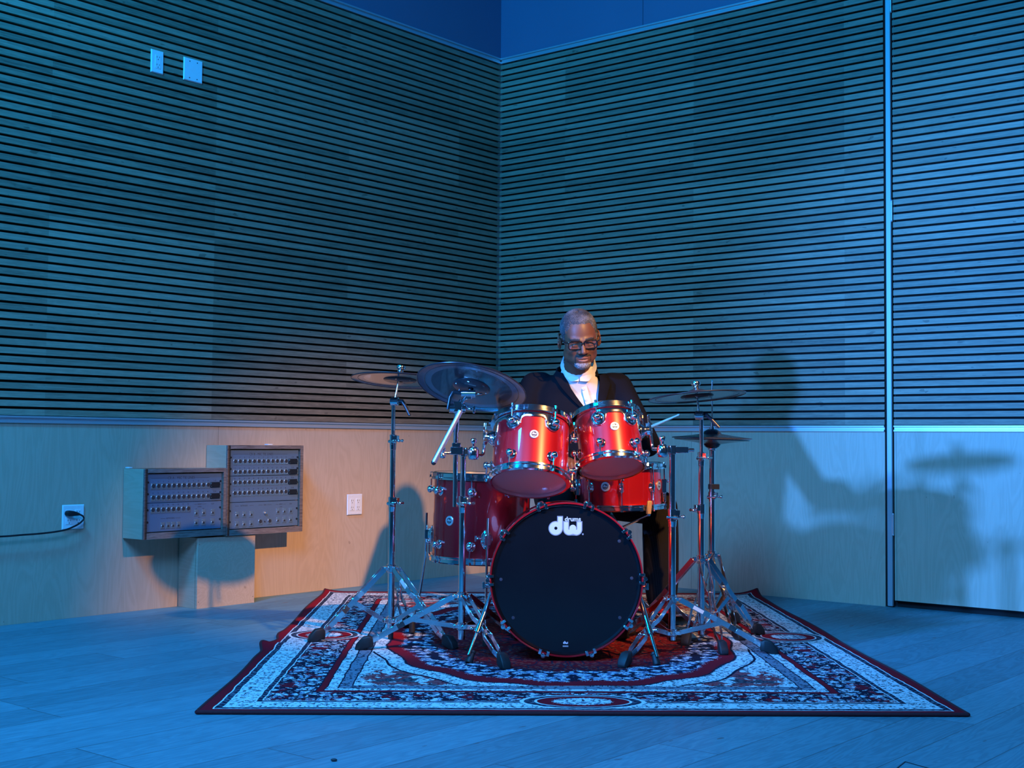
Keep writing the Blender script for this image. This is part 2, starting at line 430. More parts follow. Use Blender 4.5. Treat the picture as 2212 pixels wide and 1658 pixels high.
# ------------------------------------------------------------------ room
TH = 0.69127
CX, CY = -0.0892, 8.4215
dL = V((-math.sin(TH), -math.cos(TH), 0)); nL = V((math.cos(TH), -math.sin(TH), 0))
dR = nL.copy(); nR = dL.copy()
def wallM(xaxis, yaxis):
    M = Matrix((xaxis, yaxis, V((0, 0, 1)))).transposed().to_4x4(); M.translation = (CX, CY, 0); return M
ML = wallM(dL, nL)            # local x runs towards the viewer on the left, y into the room
MR = wallM(-dR, nR)           # local x negative along the right wall, y into the room
ZR0, ZR1, ZT0, ZT1 = .893, .925, 3.268, 3.305
PITCH = .03905; NS = 60
# floor: planks run along the left wall
fl = MB(); fl.box((0, 0, -.05), (16, 16, .1))
MF = Matrix((-dL, nL * -1, V((0, 0, 1)))).transposed().to_4x4()
MF = Matrix((dL, nL, V((0, 0, 1)))).transposed().to_4x4(); MF.translation = (CX, CY, 0)
struct('floor', MB().box((4.9, 4.4, -.05), (11.0, 9.6, .1)), MAT['floor'], None, MF)
LL, LR = 8.5, 6.3
def build_wall(name, M, x0, x1, side):
    c = (x0 + x1) / 2; L = x1 - x0
    w = MB().box((c, -.07, 2.2), (L, .10, 4.4))
    root = struct(name, w, MAT['backing'], None, M)
    struct('plywood_panel', MB().box((c, -.009, ZR0 / 2), (L, .018, ZR0)), MAT['ply'], root)
    struct('painted_upper_wall', MB().box((c, -.009, (ZT1 + 4.4) / 2), (L, .018, 4.4 - ZT1)), MAT['paint'], root)
    s = MB()
    for i in range(NS):
        z = ZR1 + .003 + i * PITCH
        s.box((c, -.006, z + .0137), (L, .018, .0274))
    struct('slat_panel', s, MAT['oak'], root)
    return root
DOOR = 2.660      # start of the door along the right wall
wl = build_wall('wall_left', ML, 0, LL, 'l')
wr = build_wall('wall_right', MR, -(DOOR - .052), 0, 'r')
def trim(name, M, x0, x1, z0, z1, mat='alu', parent=None):
    c = (x0 + x1) / 2; h = z1 - z0
    m = MB().box((c, -.006, (z0 + z1) / 2), (x1 - x0, .012, h))
    m.box((c, .004, z0 + h * .16), (x1 - x0, .012, h * .32)); m.box((c, .004, z1 - h * .14), (x1 - x0, .012, h * .28))
    return struct(name, m, MAT[mat], parent, M, .0012)
trim('trim_1', ML, .006, LL, ZR0, ZR1); trim('trim_2', MR, -(DOOR - .052), -.006, ZR0, ZR1)
trim('trim_3', ML, .006, LL, ZT0, ZT1); trim('trim_4', MR, -LR, -.006, ZT0, ZT1)
# door jamb post
struct('trim_5', MB().box((-(DOOR - .022), .004, 1.64), (.027, .02, 3.27)), MAT['jamb'], None, MR, .002)
struct('trim_6', MB().box((-(DOOR - .044), -.012, 1.64), (.016, .012, 3.27)), MAT['backing'], None, MR)
# upper wall over the door and the rest of the right wall behind it
w = MB().box((-(DOOR + LR) / 2, -.009, (ZT1 + 4.4) / 2), (LR - DOOR + .052 * 2, .018, 4.4 - ZT1)); struct('wall_right_upper', w, MAT['paint'], None, MR)
struct('wall_right_back', MB().box((-(DOOR + LR) / 2 - .0, -.08, 2.2), (LR - DOOR, .1, 4.4)), MAT['backing'], None, MR)
# door leaf with the same slats
x0, x1 = -4.6, -(DOOR - .002)
c = (x0 + x1) / 2; L = x1 - x0
dr = struct('door_1', MB().box((c, -.024, 1.645), (L, .012, 3.24)), MAT['backing'], None, MR)
struct('plywood_panel', MB().box((c, -.009, (ZR0 + .035) / 2), (L, .018, ZR0 - .035)), MAT['ply'], dr)
s = MB()
for i in range(NS):
    s.box((c, -.006, ZR1 + .003 + i * PITCH + .0137), (L, .018, .0274))
struct('slat_panel', s, MAT['oak'], dr)
m = MB(); h = ZR1 - ZR0
m.box((c, -.006, (ZR0 + ZR1) / 2), (L, .012, h)); m.box((c, .004, ZR0 + h * .16), (L, .012, h * .32)); m.box((c, .004, ZR1 - h * .14), (L, .012, h * .28))
struct('rail_trim', m, MAT['alu'], dr, None, .0012)
for z in (3.12, 2.03, .42):
    m = MB().cyl((x1 + .004, .010, z - .05), (x1 + .004, .010, z + .05), .006, n=12)
    for q in (-.052, .052): m.sph((x1 + .004, .010, z + q), .0065, 8)
    struct('hinge', m, MAT['alu'], dr, None, 0, True)

# ------------------------------------------------------------------ wall plates
def wallpt(M, x, z, y=0): return M @ V((x, y, z))
def plate_root(name, label, cat, M, x, z, group=None):
    # local: x to the viewer's right along the wall, y up, z out of the wall
    r = M.to_3x3(); X = r @ V((-1, 0, 0)); Z = r @ V((0, 1, 0)); Y = Z.cross(X)
    rot = Matrix((X, Y, Z)).transposed()
    return thing(name, label, cat, wallpt(M, x, z, .0045), rot, group)
def cover(w, h, t=.006):
    m = MB(); b = .004
    vs = [(-w / 2, -h / 2, 0), (w / 2, -h / 2, 0), (w / 2, h / 2, 0), (-w / 2, h / 2, 0)]
    vs += [(a * (w / 2 - b), e * (h / 2 - b), t) for a, e in ((-1, -1), (1, -1), (1, 1), (-1, 1))]
    m.add(vs, [(3, 2, 1, 0), (4, 5, 6, 7), (0, 1, 5, 4), (1, 2, 6, 5), (2, 3, 7, 6), (3, 0, 4, 7)])
    return m
def receptacle(root, cx, parts=True):
    f = obj('receptacle', MB().box((cx, 0, .0068), (.033, .067, .0026)).mesh('receptacle', .0008), MAT['plate'], root)
    for sy in (-.019, .019):
        m = MB()
        m.box((cx - .0065, sy + .004, .0082), (.0022, .008, .0008)); m.box((cx + .0065, sy + .004, .0082), (.0022, .0065, .0008))
        m.cyl((cx, sy - .008, .0078), (cx, sy - .008, .0086), .0024, n=10)
        obj('socket', m, MAT['ink'], f)
def screws(root, pts, mat='plate', z=.006):
    for (x, y) in pts: obj('screw', MB().cyl((x, y, z - .001), (x, y, z + .0008), .003, n=10), MAT[mat], root)
p = plate_root('power_outlet', 'white single outlet plate high on the left slat wall', 'power outlet', ML, 2.629, 2.680)
obj('cover_plate', cover(.073, .115), MAT['plate'], p); receptacle(p, .002); screws(p, ((0, .048), (0, -.048)))
p = plate_root('blank_plate', 'white blank square plate with four dark screws, right of the high outlet', 'wall plate', ML, 2.415, 2.685)
obj('cover_plate', cover(.115, .117), MAT['plate'], p); screws(p, [(a * .023, b * .042) for a in (-1, 1) for b in (-1, 1)], 'ink')
p = plate_root('power_outlet', 'white double outlet plate with a black plug in it, low on left plywood wall', 'power outlet', ML, 3.036, .464)
obj('cover_plate', cover(.113, .113), MAT['plate'], p)
for a in (-.023, .023): receptacle(p, a)
screws(p, [(a * .023, b * .048) for a in (-1, 1) for b in (-1, 1)])
p = plate_root('power_outlet', 'white double outlet plate with no plug, between patch bay boxes and cymbal stand', 'power outlet', ML, 1.256, .464)
obj('cover_plate', cover(.116, .117), MAT['plate'], p)
for a in (-.023, .023): receptacle(p, a)
screws(p, [(a * .023, b * .048) for a in (-1, 1) for b in (-1, 1)])
# plug and cord
cd = T('electric_cable', 'black power cord plugged into the low left outlet, trailing out of frame', 'cord', wallpt(ML, 3.06, .48, .02))
def LP(x, z, y): return wallpt(ML, x, z, y)
m = MB().tube([LP(3.072, .482, .013), LP(3.070, .482, .030), LP(3.052, .481, .036), LP(3.030, .478, .036), LP(3.020, .476, .036)], [.013, .014, .012, .008, .005], 12)
cd.part('plug', m, MAT['black'])
pts = [LP(3.026, .477, .036), LP(3.008, .470, .037), LP(3.000, .458, .038), LP(3.008, .446, .039), LP(3.030, .432, .041), LP(3.060, .420, .043), LP(3.10, .409, .045),
       LP(3.16, .402, .045), LP(3.24, .398, .045), LP(3.31, .397, .045), LP(3.38, .395, .045), LP(3.47, .396, .045), LP(3.6, .40, .045), LP(3.9, .37, .05)]
def smooth_pts(pts, k=6):
    P = [V(p) for p in pts]; out = []
    for i in range(len(P) - 1):
        a = P[max(i - 1, 0)]; b = P[i]; c = P[i + 1]; d = P[min(i + 2, len(P) - 1)]
        for q in range(k):
            t = q / k
            out.append(.5 * ((2 * b) + (c - a) * t + (2 * a - 5 * b + 4 * c - d) * t * t + (3 * b - a - 3 * c + d) * t ** 3))
    return out + [P[-1]]
cd.part('cable', MB().tube(smooth_pts(pts), .0042, 8), MAT['black'])

# ------------------------------------------------------------------ patch bays
def jack_mesh():
    m = MB().box((0, 0, .001), (.0250, .0300, .002)); m.cyl((0, .002, 0), (0, .002, .004), .0118, n=20)
    m.cyl((.0085, -.0115, 0), (.0085, -.0115, .0032), .0022, n=8); m.cyl((-.0085, .0125, 0), (-.0085, .0125, .0032), .0022, n=8)
    return m.mesh('xlr_jack', .0004)
def jack_hole(): return MB().cyl((0, .002, .0035), (0, .002, .0048), .0095, n=20).mesh('socket')
def rj_mesh():
    m = MB().box((0, 0, .001), (.0240, .0300, .002)); m.box((0, .007, .003), (.014, .008, .004)); m.cyl((0, -.004, 0), (0, -.004, .0035), .0085, n=16)
    m.cyl((.0085, -.0115, 0), (.0085, -.0115, .0032), .0022, n=8); m.cyl((-.0085, .0115, 0), (-.0085, .0115, .0032), .0022, n=8)
    return m.mesh('network_port', .0004)
def rj_hole(): return MB().box((0, -.004, .004), (.010, .009, .0016)).mesh('socket')
JM, JH, RM, RH = jack_mesh(), jack_hole(), rj_mesh(), rj_hole()
for a, b in ((JM, 'jack'), (JH, 'ink'), (RM, 'jack'), (RH, 'ink')): a.materials.append(MAT[b])
DEPTH = .168
def patch_bay(label, xl, xr, z0, z1, ft, fb, fs, build, side_screws):
    # xl > xr in wall coordinates (xl is the viewer's left)
    root = plate_root('patch_bay', label, 'patch bay', ML, (xl + xr) / 2, (z0 + z1) / 2)
    w = xl - xr; h = z1 - z0; D = DEPTH - .0045
    t = .016
    m = MB().box((-w / 2 + t / 2, 0, D / 2 - .004), (t, h, D - .008)); m.box((w / 2 - t / 2, 0, D / 2 - .004), (t, h, D - .008))
    m.box((0, h / 2 - t / 2, D / 2 - .004), (w - 2 * t, t, D - .008)); m.box((0, -h / 2 + t / 2, D / 2 - .004), (w - 2 * t, t, D - .008))
    m.box((0, 0, .004), (w - 2 * t, h - 2 * t, .008))
    obj('box', m.mesh('box', .0006), MAT['plybox'], root)
    m = MB().box((-w / 2 + fs / 2, 0, D - .002), (fs, h, .010)); m.box((w / 2 - fs / 2, 0, D - .002), (fs, h, .010))
    m.box((0, h / 2 - ft / 2, D - .002), (w - 2 * fs, ft, .010)); m.box((0, -h / 2 + fb / 2, D - .002), (w - 2 * fs, fb, .010))
    obj('edge_frame', m.mesh('edge_frame', .0006), MAT['walnut'], root)
    pw, ph = w - 2 * fs - .006, h - ft - fb - .008
    px0, py1 = -pw / 2, h / 2 - ft - .005
    def P(u, v): return (px0 + u * pw, py1 - v * ph)
    def panel(v0, v1):
        a = P(0, v0); b = P(1, v1)
        return obj('panel', MB().box(((a[0] + b[0]) / 2, (a[1] + b[1]) / 2, D - .012), (pw, abs(a[1] - b[1]) - .0012, .004)).mesh('panel', .0004), MAT['panel'], root)
    Z = D - .010
    def put(pn, me, hole, u, v, nm):
        x, y = P(u, v)
        o = obj(nm, me, None, pn, Matrix.Translation((x, y, Z))); obj('socket', hole, None, root if False else pn, Matrix.Translation((x, y, Z))) if False else None
        return o
    build(panel, P, Z, pw, ph)
    return root
def add_jack(pn, xy, Z, kind='x'):
    me, ho, nm = (JM, JH, 'xlr_jack') if kind == 'x' else (RM, RH, 'network_port')
    if not hasattr(add_jack, kind):
        mm = bpy.data.meshes.new(nm); bm = bmesh.new(); bm.from_mesh(me); k = len(bm.faces); bm.from_mesh(ho); bm.faces.ensure_lookup_table()
        for i, f in enumerate(bm.faces):
            f.material_index = 0 if i < k else 1
        bm.to_mesh(mm); bm.free(); mm.materials.append(MAT['jack']); mm.materials.append(MAT['ink'])
        mm.polygons.foreach_set('use_smooth', [True] * len(mm.polygons)); mm.set_sharp_from_angle(angle=R(35))
        setattr(add_jack, kind, mm)
    return obj(nm, getattr(add_jack, kind), None, pn, Matrix.Translation((xy[0], xy[1], Z)))
def lettering(pn, items, Z, P, rules=()):
    mb = MB()
    for txt, u, v, size in items:
        me = text_mesh(txt, size, .0002, 0); x, y = P(u, v)
        mesh_to_mb(me, Matrix.Translation((x, y, Z + .0002)), mb); bpy.data.meshes.remove(me)
    for (u0, u1, v) in rules:
        a = P(u0, v); b = P(u1, v); mb.box(((a[0] + b[0]) / 2, a[1], Z + .0002), (b[0] - a[0], .0012, .0004))
    o = obj('lettering', mb.mesh('lettering', 0, False), MAT['greyink'], pn)
def multipin(pn, P, u, v, Z):
    x, y = P(u, v)
    m = MB().box((x, y, Z + .004), (.060, .026, .008)); o = obj('multipin_connector', m.mesh('multipin_connector', .003), MAT['black'], pn)
    for a in (-.026, .026):
        for b in (-.008, .008): obj('screw', MB().cyl((x + a, y + b, Z + .006), (x + a, y + b, Z + .0088), .0015, n=8), MAT['jack'], o)
def rackscrews(pn, P, Z, vs, us=(.018, .982)):
    for v in vs:
        for u in us:
            x, y = P(u, v); obj('rack_screw', MB().lathe([(.0001, .005), (.0035, .0045), (.005, .002), (.005, 0)], 12, Matrix.Translation((x, y, Z))), MAT['black'], pn)
def bayA(panel, P, Z, pw, ph):
    a = panel(0, .497); b = panel(.503, 1)
    us = [.083 + i * (.81 - .083) / 11 for i in range(12)]
    for v in (.215, .415):
        for u in us: add_jack(a, P(u, v), Z)
        multipin(a, P, .905, v - .005, Z)
    it = [('CR A - MIC TIE LINES', .45, .075, .017)]
    it += [(str(i + 1), us[i], .135, .0085) for i in range(12)] + [(str(i + 13), us[i], .33, .0085) for i in range(12)] + [('1-12', .905, .135, .0085), ('13-24', .905, .33, .0085)]
    lettering(a, it, Z, P, ((.06, .27, .075), (.63, .83, .075)))
    rackscrews(a, P, Z, (.145, .345))
    for i in range(8): add_jack(b, P(us[i], .625), Z)
    for u in (.213, .283, .348, .418): add_jack(b, P(u, .895), Z, 'r')
    for u in (.655, .755, .88):
        for v in (.70, .87): add_jack(b, P(u, v), Z, 'r')
    it = [(str(i + 25), us[i], .54, .0085) for i in range(8)] + [('NETWORKS', .315, .775, .009), ('VIDEO', .70, .55, .0085), ('CAMERA', .70, .595, .006), ('CUE', .88, .55, .0085), ('PLAY', .70, .785, .006)]
    it += [('IN', .655, .63, .005), ('OUT', .755, .63, .005)]
    lettering(b, it, Z, P, ((.19, .25, .775), (.38, .45, .775), (.63, .665, .55), (.735, .79, .55)))
    rackscrews(b, P, Z, (.62, .83))
def bayB(panel, P, Z, pw, ph):
    a = panel(0, .33); b = panel(.333, .663); c2 = panel(.667, 1)
    us = [.078 + i * (.81 - .078) / 11 for i in range(12)]
    for pn, v, k in ((a, .15, 0), (a, .285, 1), (b, .418, 2), (b, .552, 3)):
        for u in us: add_jack(pn, P(u, v), Z)
        multipin(pn, P, .912, v, Z)
    lettering(a, [('CR B - MIC TIE LINES', .45, .055, .017)] + [(str(i + 1), us[i], .095, .0085) for i in range(12)] + [(str(i + 13), us[i], .232, .0085) for i in range(12)]
              + [('1-12', .912, .095, .0085), ('13-24', .912, .232, .0085)], Z, P, ((.05, .27, .055), (.63, .83, .055)))
    lettering(b, [(str(i + 25), us[i], .365, .0085) for i in range(12)] + [(str(i + 37), us[i], .5, .0085) for i in range(12)] + [('25-36', .912, .365, .0085), ('37-48', .912, .5, .0085)], Z, P)
    rackscrews(a, P, Z, (.095, .24)); rackscrews(b, P, Z, (.43, .575)); rackscrews(c2, P, Z, (.77, .91))
    for u in (.115, .215, .315):
        for v in (.82, .94): add_jack(c2, P(u, v), Z, 'r')
    for u in (.70, .795, .89):
        for v in (.80, .915): add_jack(c2, P(u, v), Z, 'r')
    for u in (.445, .58): add_jack(c2, P(u, .925), Z)
    x, y = P(.512, .815)
    obj('toggle_switch', MB().lathe([(.0001, .016), (.004, .016), (.003, .008), (.008, .006), (.009, 0)], 16, Matrix.Translation((x, y, Z))), MAT['jack'], c2)
    x, y = P(.512, .925); obj('indicator', MB().cyl((x, y, Z), (x, y, Z + .002), .004, n=12), MAT['ink'], c2)
    lettering(c2, [('NETWORKS', .215, .71, .0085), ('BUS', .512, .71, .0085), ('VIDEO', .745, .71, .0085), ('CUE', .89, .71, .0085), ('CAMERA', .745, .745, .005), ('1', .445, .865, .006), ('2', .58, .865, .006)],
              Z, P, ((.09, .14, .71), (.29, .35, .71), (.42, .48, .71), (.545, .61, .71), (.67, .71, .71), (.78, .82, .71)))
patch_bay('lower left plywood box with blue-grey jack panels, standing partly over the plinth', 2.768, 2.288, .353, .684, .019, .030, .018, bayA, None)
patch_bay('taller right plywood box with four rows of jacks, beside the lower box', 2.286, 1.787, .347, .797, .018, .028, .020, bayB, None)
r = plate_root('plywood_plinth', 'plain maple plywood column under the two patch bay boxes', 'plinth', ML, 2.268, .172)
m = MB().box((-.170, 0, .072), (.016, .344, .136)); m.box((.170, 0, .072), (.016, .344, .136)); m.box((0, 0, .144), (.356, .344, .018)); m.box((0, .166, .068), (.324, .012, .128))
obj('plinth_shell', m.mesh('plinth_shell', .0008), MAT['plybox'], r)
for a in (-1, 1):
    for b in (-.14, .14): obj('nail', MB().cyl((a * .168, b, .152), (a * .168, b, .1535), .0018, n=8), MAT['ink'], r)
r = plate_root('angle_bracket', 'small pale clip on top of the taller patch bay box', 'clip', ML, 1.935, .802)
obj('clip', MB().box((0, -.001, .06), (.032, .006, .03)).mesh('clip', .001), MAT['plate'], r)
r = plate_root('angle_bracket', 'small pale clip on the far left end of the lower patch bay box', 'clip', ML, 2.755, .689)
obj('clip', MB().box((0, -.001, .02), (.02, .006, .03)).mesh('clip', .001), MAT['plate'], r)

# ------------------------------------------------------------------ rug
RC = V((.200, 5.588, 0))
def rug():
    m = MB(); nx, ny = 96, 130
    def z(x, y):
        h = .010
        # ripple on the left edge and a lifted back right corner
        ed = max(0, 1 - (x + RUGA) / .16)
        h += .020 * ed * ed * max(0, math.sin((y + .40) * 17)) * math.exp(-((y + .22) / .20) ** 2)
        cr = max(0, 1 - math.hypot(x - RUGA, y - RUGB) / .14); h += .03 * cr * cr
        cl = max(0, 1 - math.hypot(x + RUGA, y - RUGB) / .12); h += .015 * cl * cl
        return h
    def px(x, y):
        ed = max(0, 1 - (x + RUGA) / .16)
        return x - .022 * ed * math.sin((y + .4) * 17) * math.exp(-((y + .22) / .2) ** 2) + .006 * math.sin(y * 5) * (abs(x) / RUGA)
    top = {}
    vs = []
    for i in range(nx + 1):
        for k in range(ny + 1):
            x = -RUGA + 2 * RUGA * i / nx; y = -RUGB + 2 * RUGB * k / ny
            vs.append((px(x, y), y, z(x, y)))
    fs = [(i * (ny + 1) + k, (i + 1) * (ny + 1) + k, (i + 1) * (ny + 1) + k + 1, i * (ny + 1) + k + 1) for i in range(nx) for k in range(ny)]
    m.add(vs, fs)
    root = thing('persian_rug', 'red, navy and cream patterned rug under the drum kit', 'rug', RC, Matrix.Rotation(R(1.3), 3, 'Z'))
    obj('pile', m, MAT['rug'], root)
    # bound edge running round the rug
    loop = []
    for k in range(ny + 1): loop.append((-RUGA, -RUGB + 2 * RUGB * k / ny))
    for i in range(nx + 1): loop.append((-RUGA + 2 * RUGA * i / nx, RUGB))
    for k in range(ny, -1, -1): loop.append((RUGA, -RUGB + 2 * RUGB * k / ny))
    for i in range(nx, -1, -1): loop.append((-RUGA + 2 * RUGA * i / nx, -RUGB))
    e = MB(); e.tube([(px(x, y), y, max(.006, z(x, y) - .003)) for x, y in loop], .006, 8)
    obj('bound_edge', e, MAT['rugedge'], root)
rug()
RZ = .010

# ------------------------------------------------------------------ drums
def hoop_prof(Rr, h=.026, flip=False):
    # die-cast hoop: section (r, z), z up = away from shell
    p = [(Rr - .004, h), (Rr + .003, h + .002), (Rr + .012, h - .003), (Rr + .012, .006), (Rr + .016, .003), (Rr + .016, -.004), (Rr + .002, -.006), (Rr - .001, .002)]
    return [(r, -z if flip else z) for r, z in p]
def lug_ball(m, R0, phi, z, s=1.0):
    a = phi; d = V((math.sin(a), -math.cos(a), 0))
    M = Matrix.Translation(d * R0 + V((0, 0, z))) @ frame(d, (0, 0, 1)).to_4x4()
    m.lathe([(.019 * s, 0), (.019 * s, .003), (.016 * s, .006), (.010 * s, .008), (.009 * s, .014), (.0135 * s, .018), (.0145 * s, .024), (.012 * s, .030), (.006 * s, .0335), (.0001, .034)], 20, M)
def rod(m, R0, phi, z0, z1, r=.0032):
    d = V((math.sin(phi), -math.cos(phi), 0)) * (R0)
    m.cyl(d + V((0, 0, z0)), d + V((0, 0, z1)), r, n=8)
    m.cyl(d + V((0, 0, z1)), d + V((0, 0, z1 + (.008 if z1 > z0 else -.008))), .0055, n=8)
def dw_shapes():
    """outline polygons of the two joined letters in units of 1 = stem height of the small letter, y up"""
    def arc(cx, cy, r, a0, a1, n=20): return [(cx + r * math.cos(R(a0 + (a1 - a0) * i / n)), cy + r * math.sin(R(a0 + (a1 - a0) * i / n))) for i in range(n + 1)]
    def U(px, py): return ((px - 1050) / 570., (905 - py) / 570.)
    def d_letter(o):
        cx, cy = U(668, 905); r = (285 - o) / 570.
        x1 = U(955 - o, 0)[0]; x0 = U(722 + o, 0)[0]; yt = U(0, 422 + o)[1]
        # outer: bowl from the stem's left side counter-clockwise round to the stem's right side
        a = math.degrees(math.asin(min(1, 0))); st = math.degrees(math.acos((x0 - cx) / r))
        pts = arc(cx, cy, r, st, 360, 44)
        pts += [(x1, cy), (x1, yt), (x0, yt)]
        return pts
    def w_letter(o):
        lx0 = U(957 + o, 0)[0]; lx1 = U(1195 - o, 0)[0]; rx0 = U(1480 + o, 0)[0]; rx1 = U(1715 - o, 0)[0]; yt = U(0, 620 + o)[1]
        yb = U(0, 940)[1]; r = (245 - o) / 570.; cl = U(1205, 0)[0] if False else lx0 + r; cr = rx1 - r
        mid = U(1345, 0)[0]
        pts = [(lx0, yt)]
        al = math.degrees(math.acos(max(-1, min(1, (mid - cl) / r))))
        pts += arc(cl, yb, r, 180, 360 - al, 26)
        pts += arc(cr, yb, r, 180 + al, 360, 26)
        pts += [(rx1, yt), (rx0, yt)]
        sw = 18 / 570.
        pts += [(rx0, yb)] + arc(rx0 - sw - o / 570. * .2, yb, sw, 0, -180, 8)
        hr = (rx0 - 2 * sw - (lx1 + 2 * sw)) / 2 - o / 570. * .2; hc = (rx0 + lx1) / 2
        pts += arc(hc, yb + .08, hr, 0, 180, 16)
        pts += arc(lx1 + sw + o / 570. * .2, yb, sw, 0, -180, 8) + [(lx1, yb), (lx1, yt)]
        return pts
    hole = arc(*U(674, 900), 62 / 570., 0, 360, 20)[:-1]
    dot = arc(*U(1735, 1125), 36 / 570., 0, 360, 14)[:-1]
    return d_letter, w_letter, hole, dot
DL, WL, DHOLE, DDOT = dw_shapes()
def dw_mark(parent, M, s, inkmat, small=False, edgemat='logoedge', facemat='logo'):
    """letters on a flat face; M maps (x right, y up, z out)"""
    SM = M @ Matrix.Scale(s, 4)
    m = MB()
    if not small:
        m.prism(DL(0), 0, .0004 / s, SM); m.prism(WL(0), 0, .0004 / s, SM); m.prism(DDOT, 0, .0005 / s, SM)
        e = obj('letter_outline', m.mesh('letter_outline', 0, False), MAT[edgemat], parent)
    m = MB(); o = 0 if small else 34
    m.prism(DL(o), 0, .0008 / s, SM); m.prism(WL(o), 0, .0008 / s, SM)
    if small: m.prism(DDOT, 0, .0008 / s, SM)
    obj('letters', m.mesh('letters', 0, False), MAT[facemat], parent)
    m = MB().prism(DHOLE, .0004 / s, .0011 / s, SM); obj('letter_counter', m.mesh('letter_counter', 0, False), MAT[inkmat], parent)
def badge(parent, R0, phi, z, rad=.0175):
    d = V((math.sin(phi), -math.cos(phi), 0))
    M = Matrix.Translation(d * (R0 - .002) + V((0, 0, z))) @ Matrix((V((0, 0, 1)).cross(d), V((0, 0, 1)), d)).transposed().to_4x4()
    b = obj('badge', MB().lathe([(rad, 0), (rad, .004), (rad * .93, .0052), (rad * .62, .0052), (rad * .62, .004), (.0001, .004)], 32, M), MAT['silver'], parent)
    obj('badge_centre', MB().lathe([(rad * .66, .003), (rad * .66, .0046), (.0001, .0046)], 28, M), MAT['ink'], b)
    dw_mark(b, M @ Matrix.Translation((0, .0015, .0047)), rad * .40, 'ink', True, facemat='silver')
    m = MB().box((0, -rad * .42, .005), (rad * .62, .0014, .0006), M); obj('badge_line', m, MAT['silver'], b)
def drum_basic(name, label, cat, loc, rot, Rs, H, nl, phi0, hh=.026, botmat='mauve', topmat='coated', group=None, red='red'):
    t = thing(name, label, cat, loc, rot, group)
    m = MB().lathe([(Rs, -H / 2 + .004), (Rs, H / 2 - .004), (Rs - .007, H / 2 - .001), (Rs - .007, -H / 2 + .001)], 96, closed=True)
    obj('shell', m, MAT[red], t)
    obj('batter_head', MB().lathe([(Rs + .001, H / 2 - .006), (Rs + .001, H / 2 + .002), (Rs - .004, H / 2 + .003), (.0001, H / 2 + .003)], 64), MAT[topmat], t)
    obj('resonant_head', MB().lathe([(Rs + .001, -H / 2 + .006), (Rs + .001, -H / 2 - .002), (Rs - .004, -H / 2 - .003), (.0001, -H / 2 - .003)], 64), MAT[botmat], t)
    for sgn, nm in ((1, 'top_hoop'), (-1, 'bottom_hoop')):
        p = [(r, sgn * (H / 2 + z - .004)) for r, z in hoop_prof(Rs, hh * .85)]
        m = MB().lathe(p, 96, closed=True)
        for i in range(nl):
            a = phi0 + 2 * PI * i / nl; d = V((math.sin(a), -math.cos(a), 0))
            M = Matrix.Translation(d * (Rs + .016) + V((0, 0, sgn * (H / 2 + .001)))) @ frame(d, (0, 0, 1)).to_4x4()
            m.box((0, 0, 0), (.018, .012, .014), M)
        obj(nm, m.mesh(nm, 0), MAT['chrome'], t)
    return t
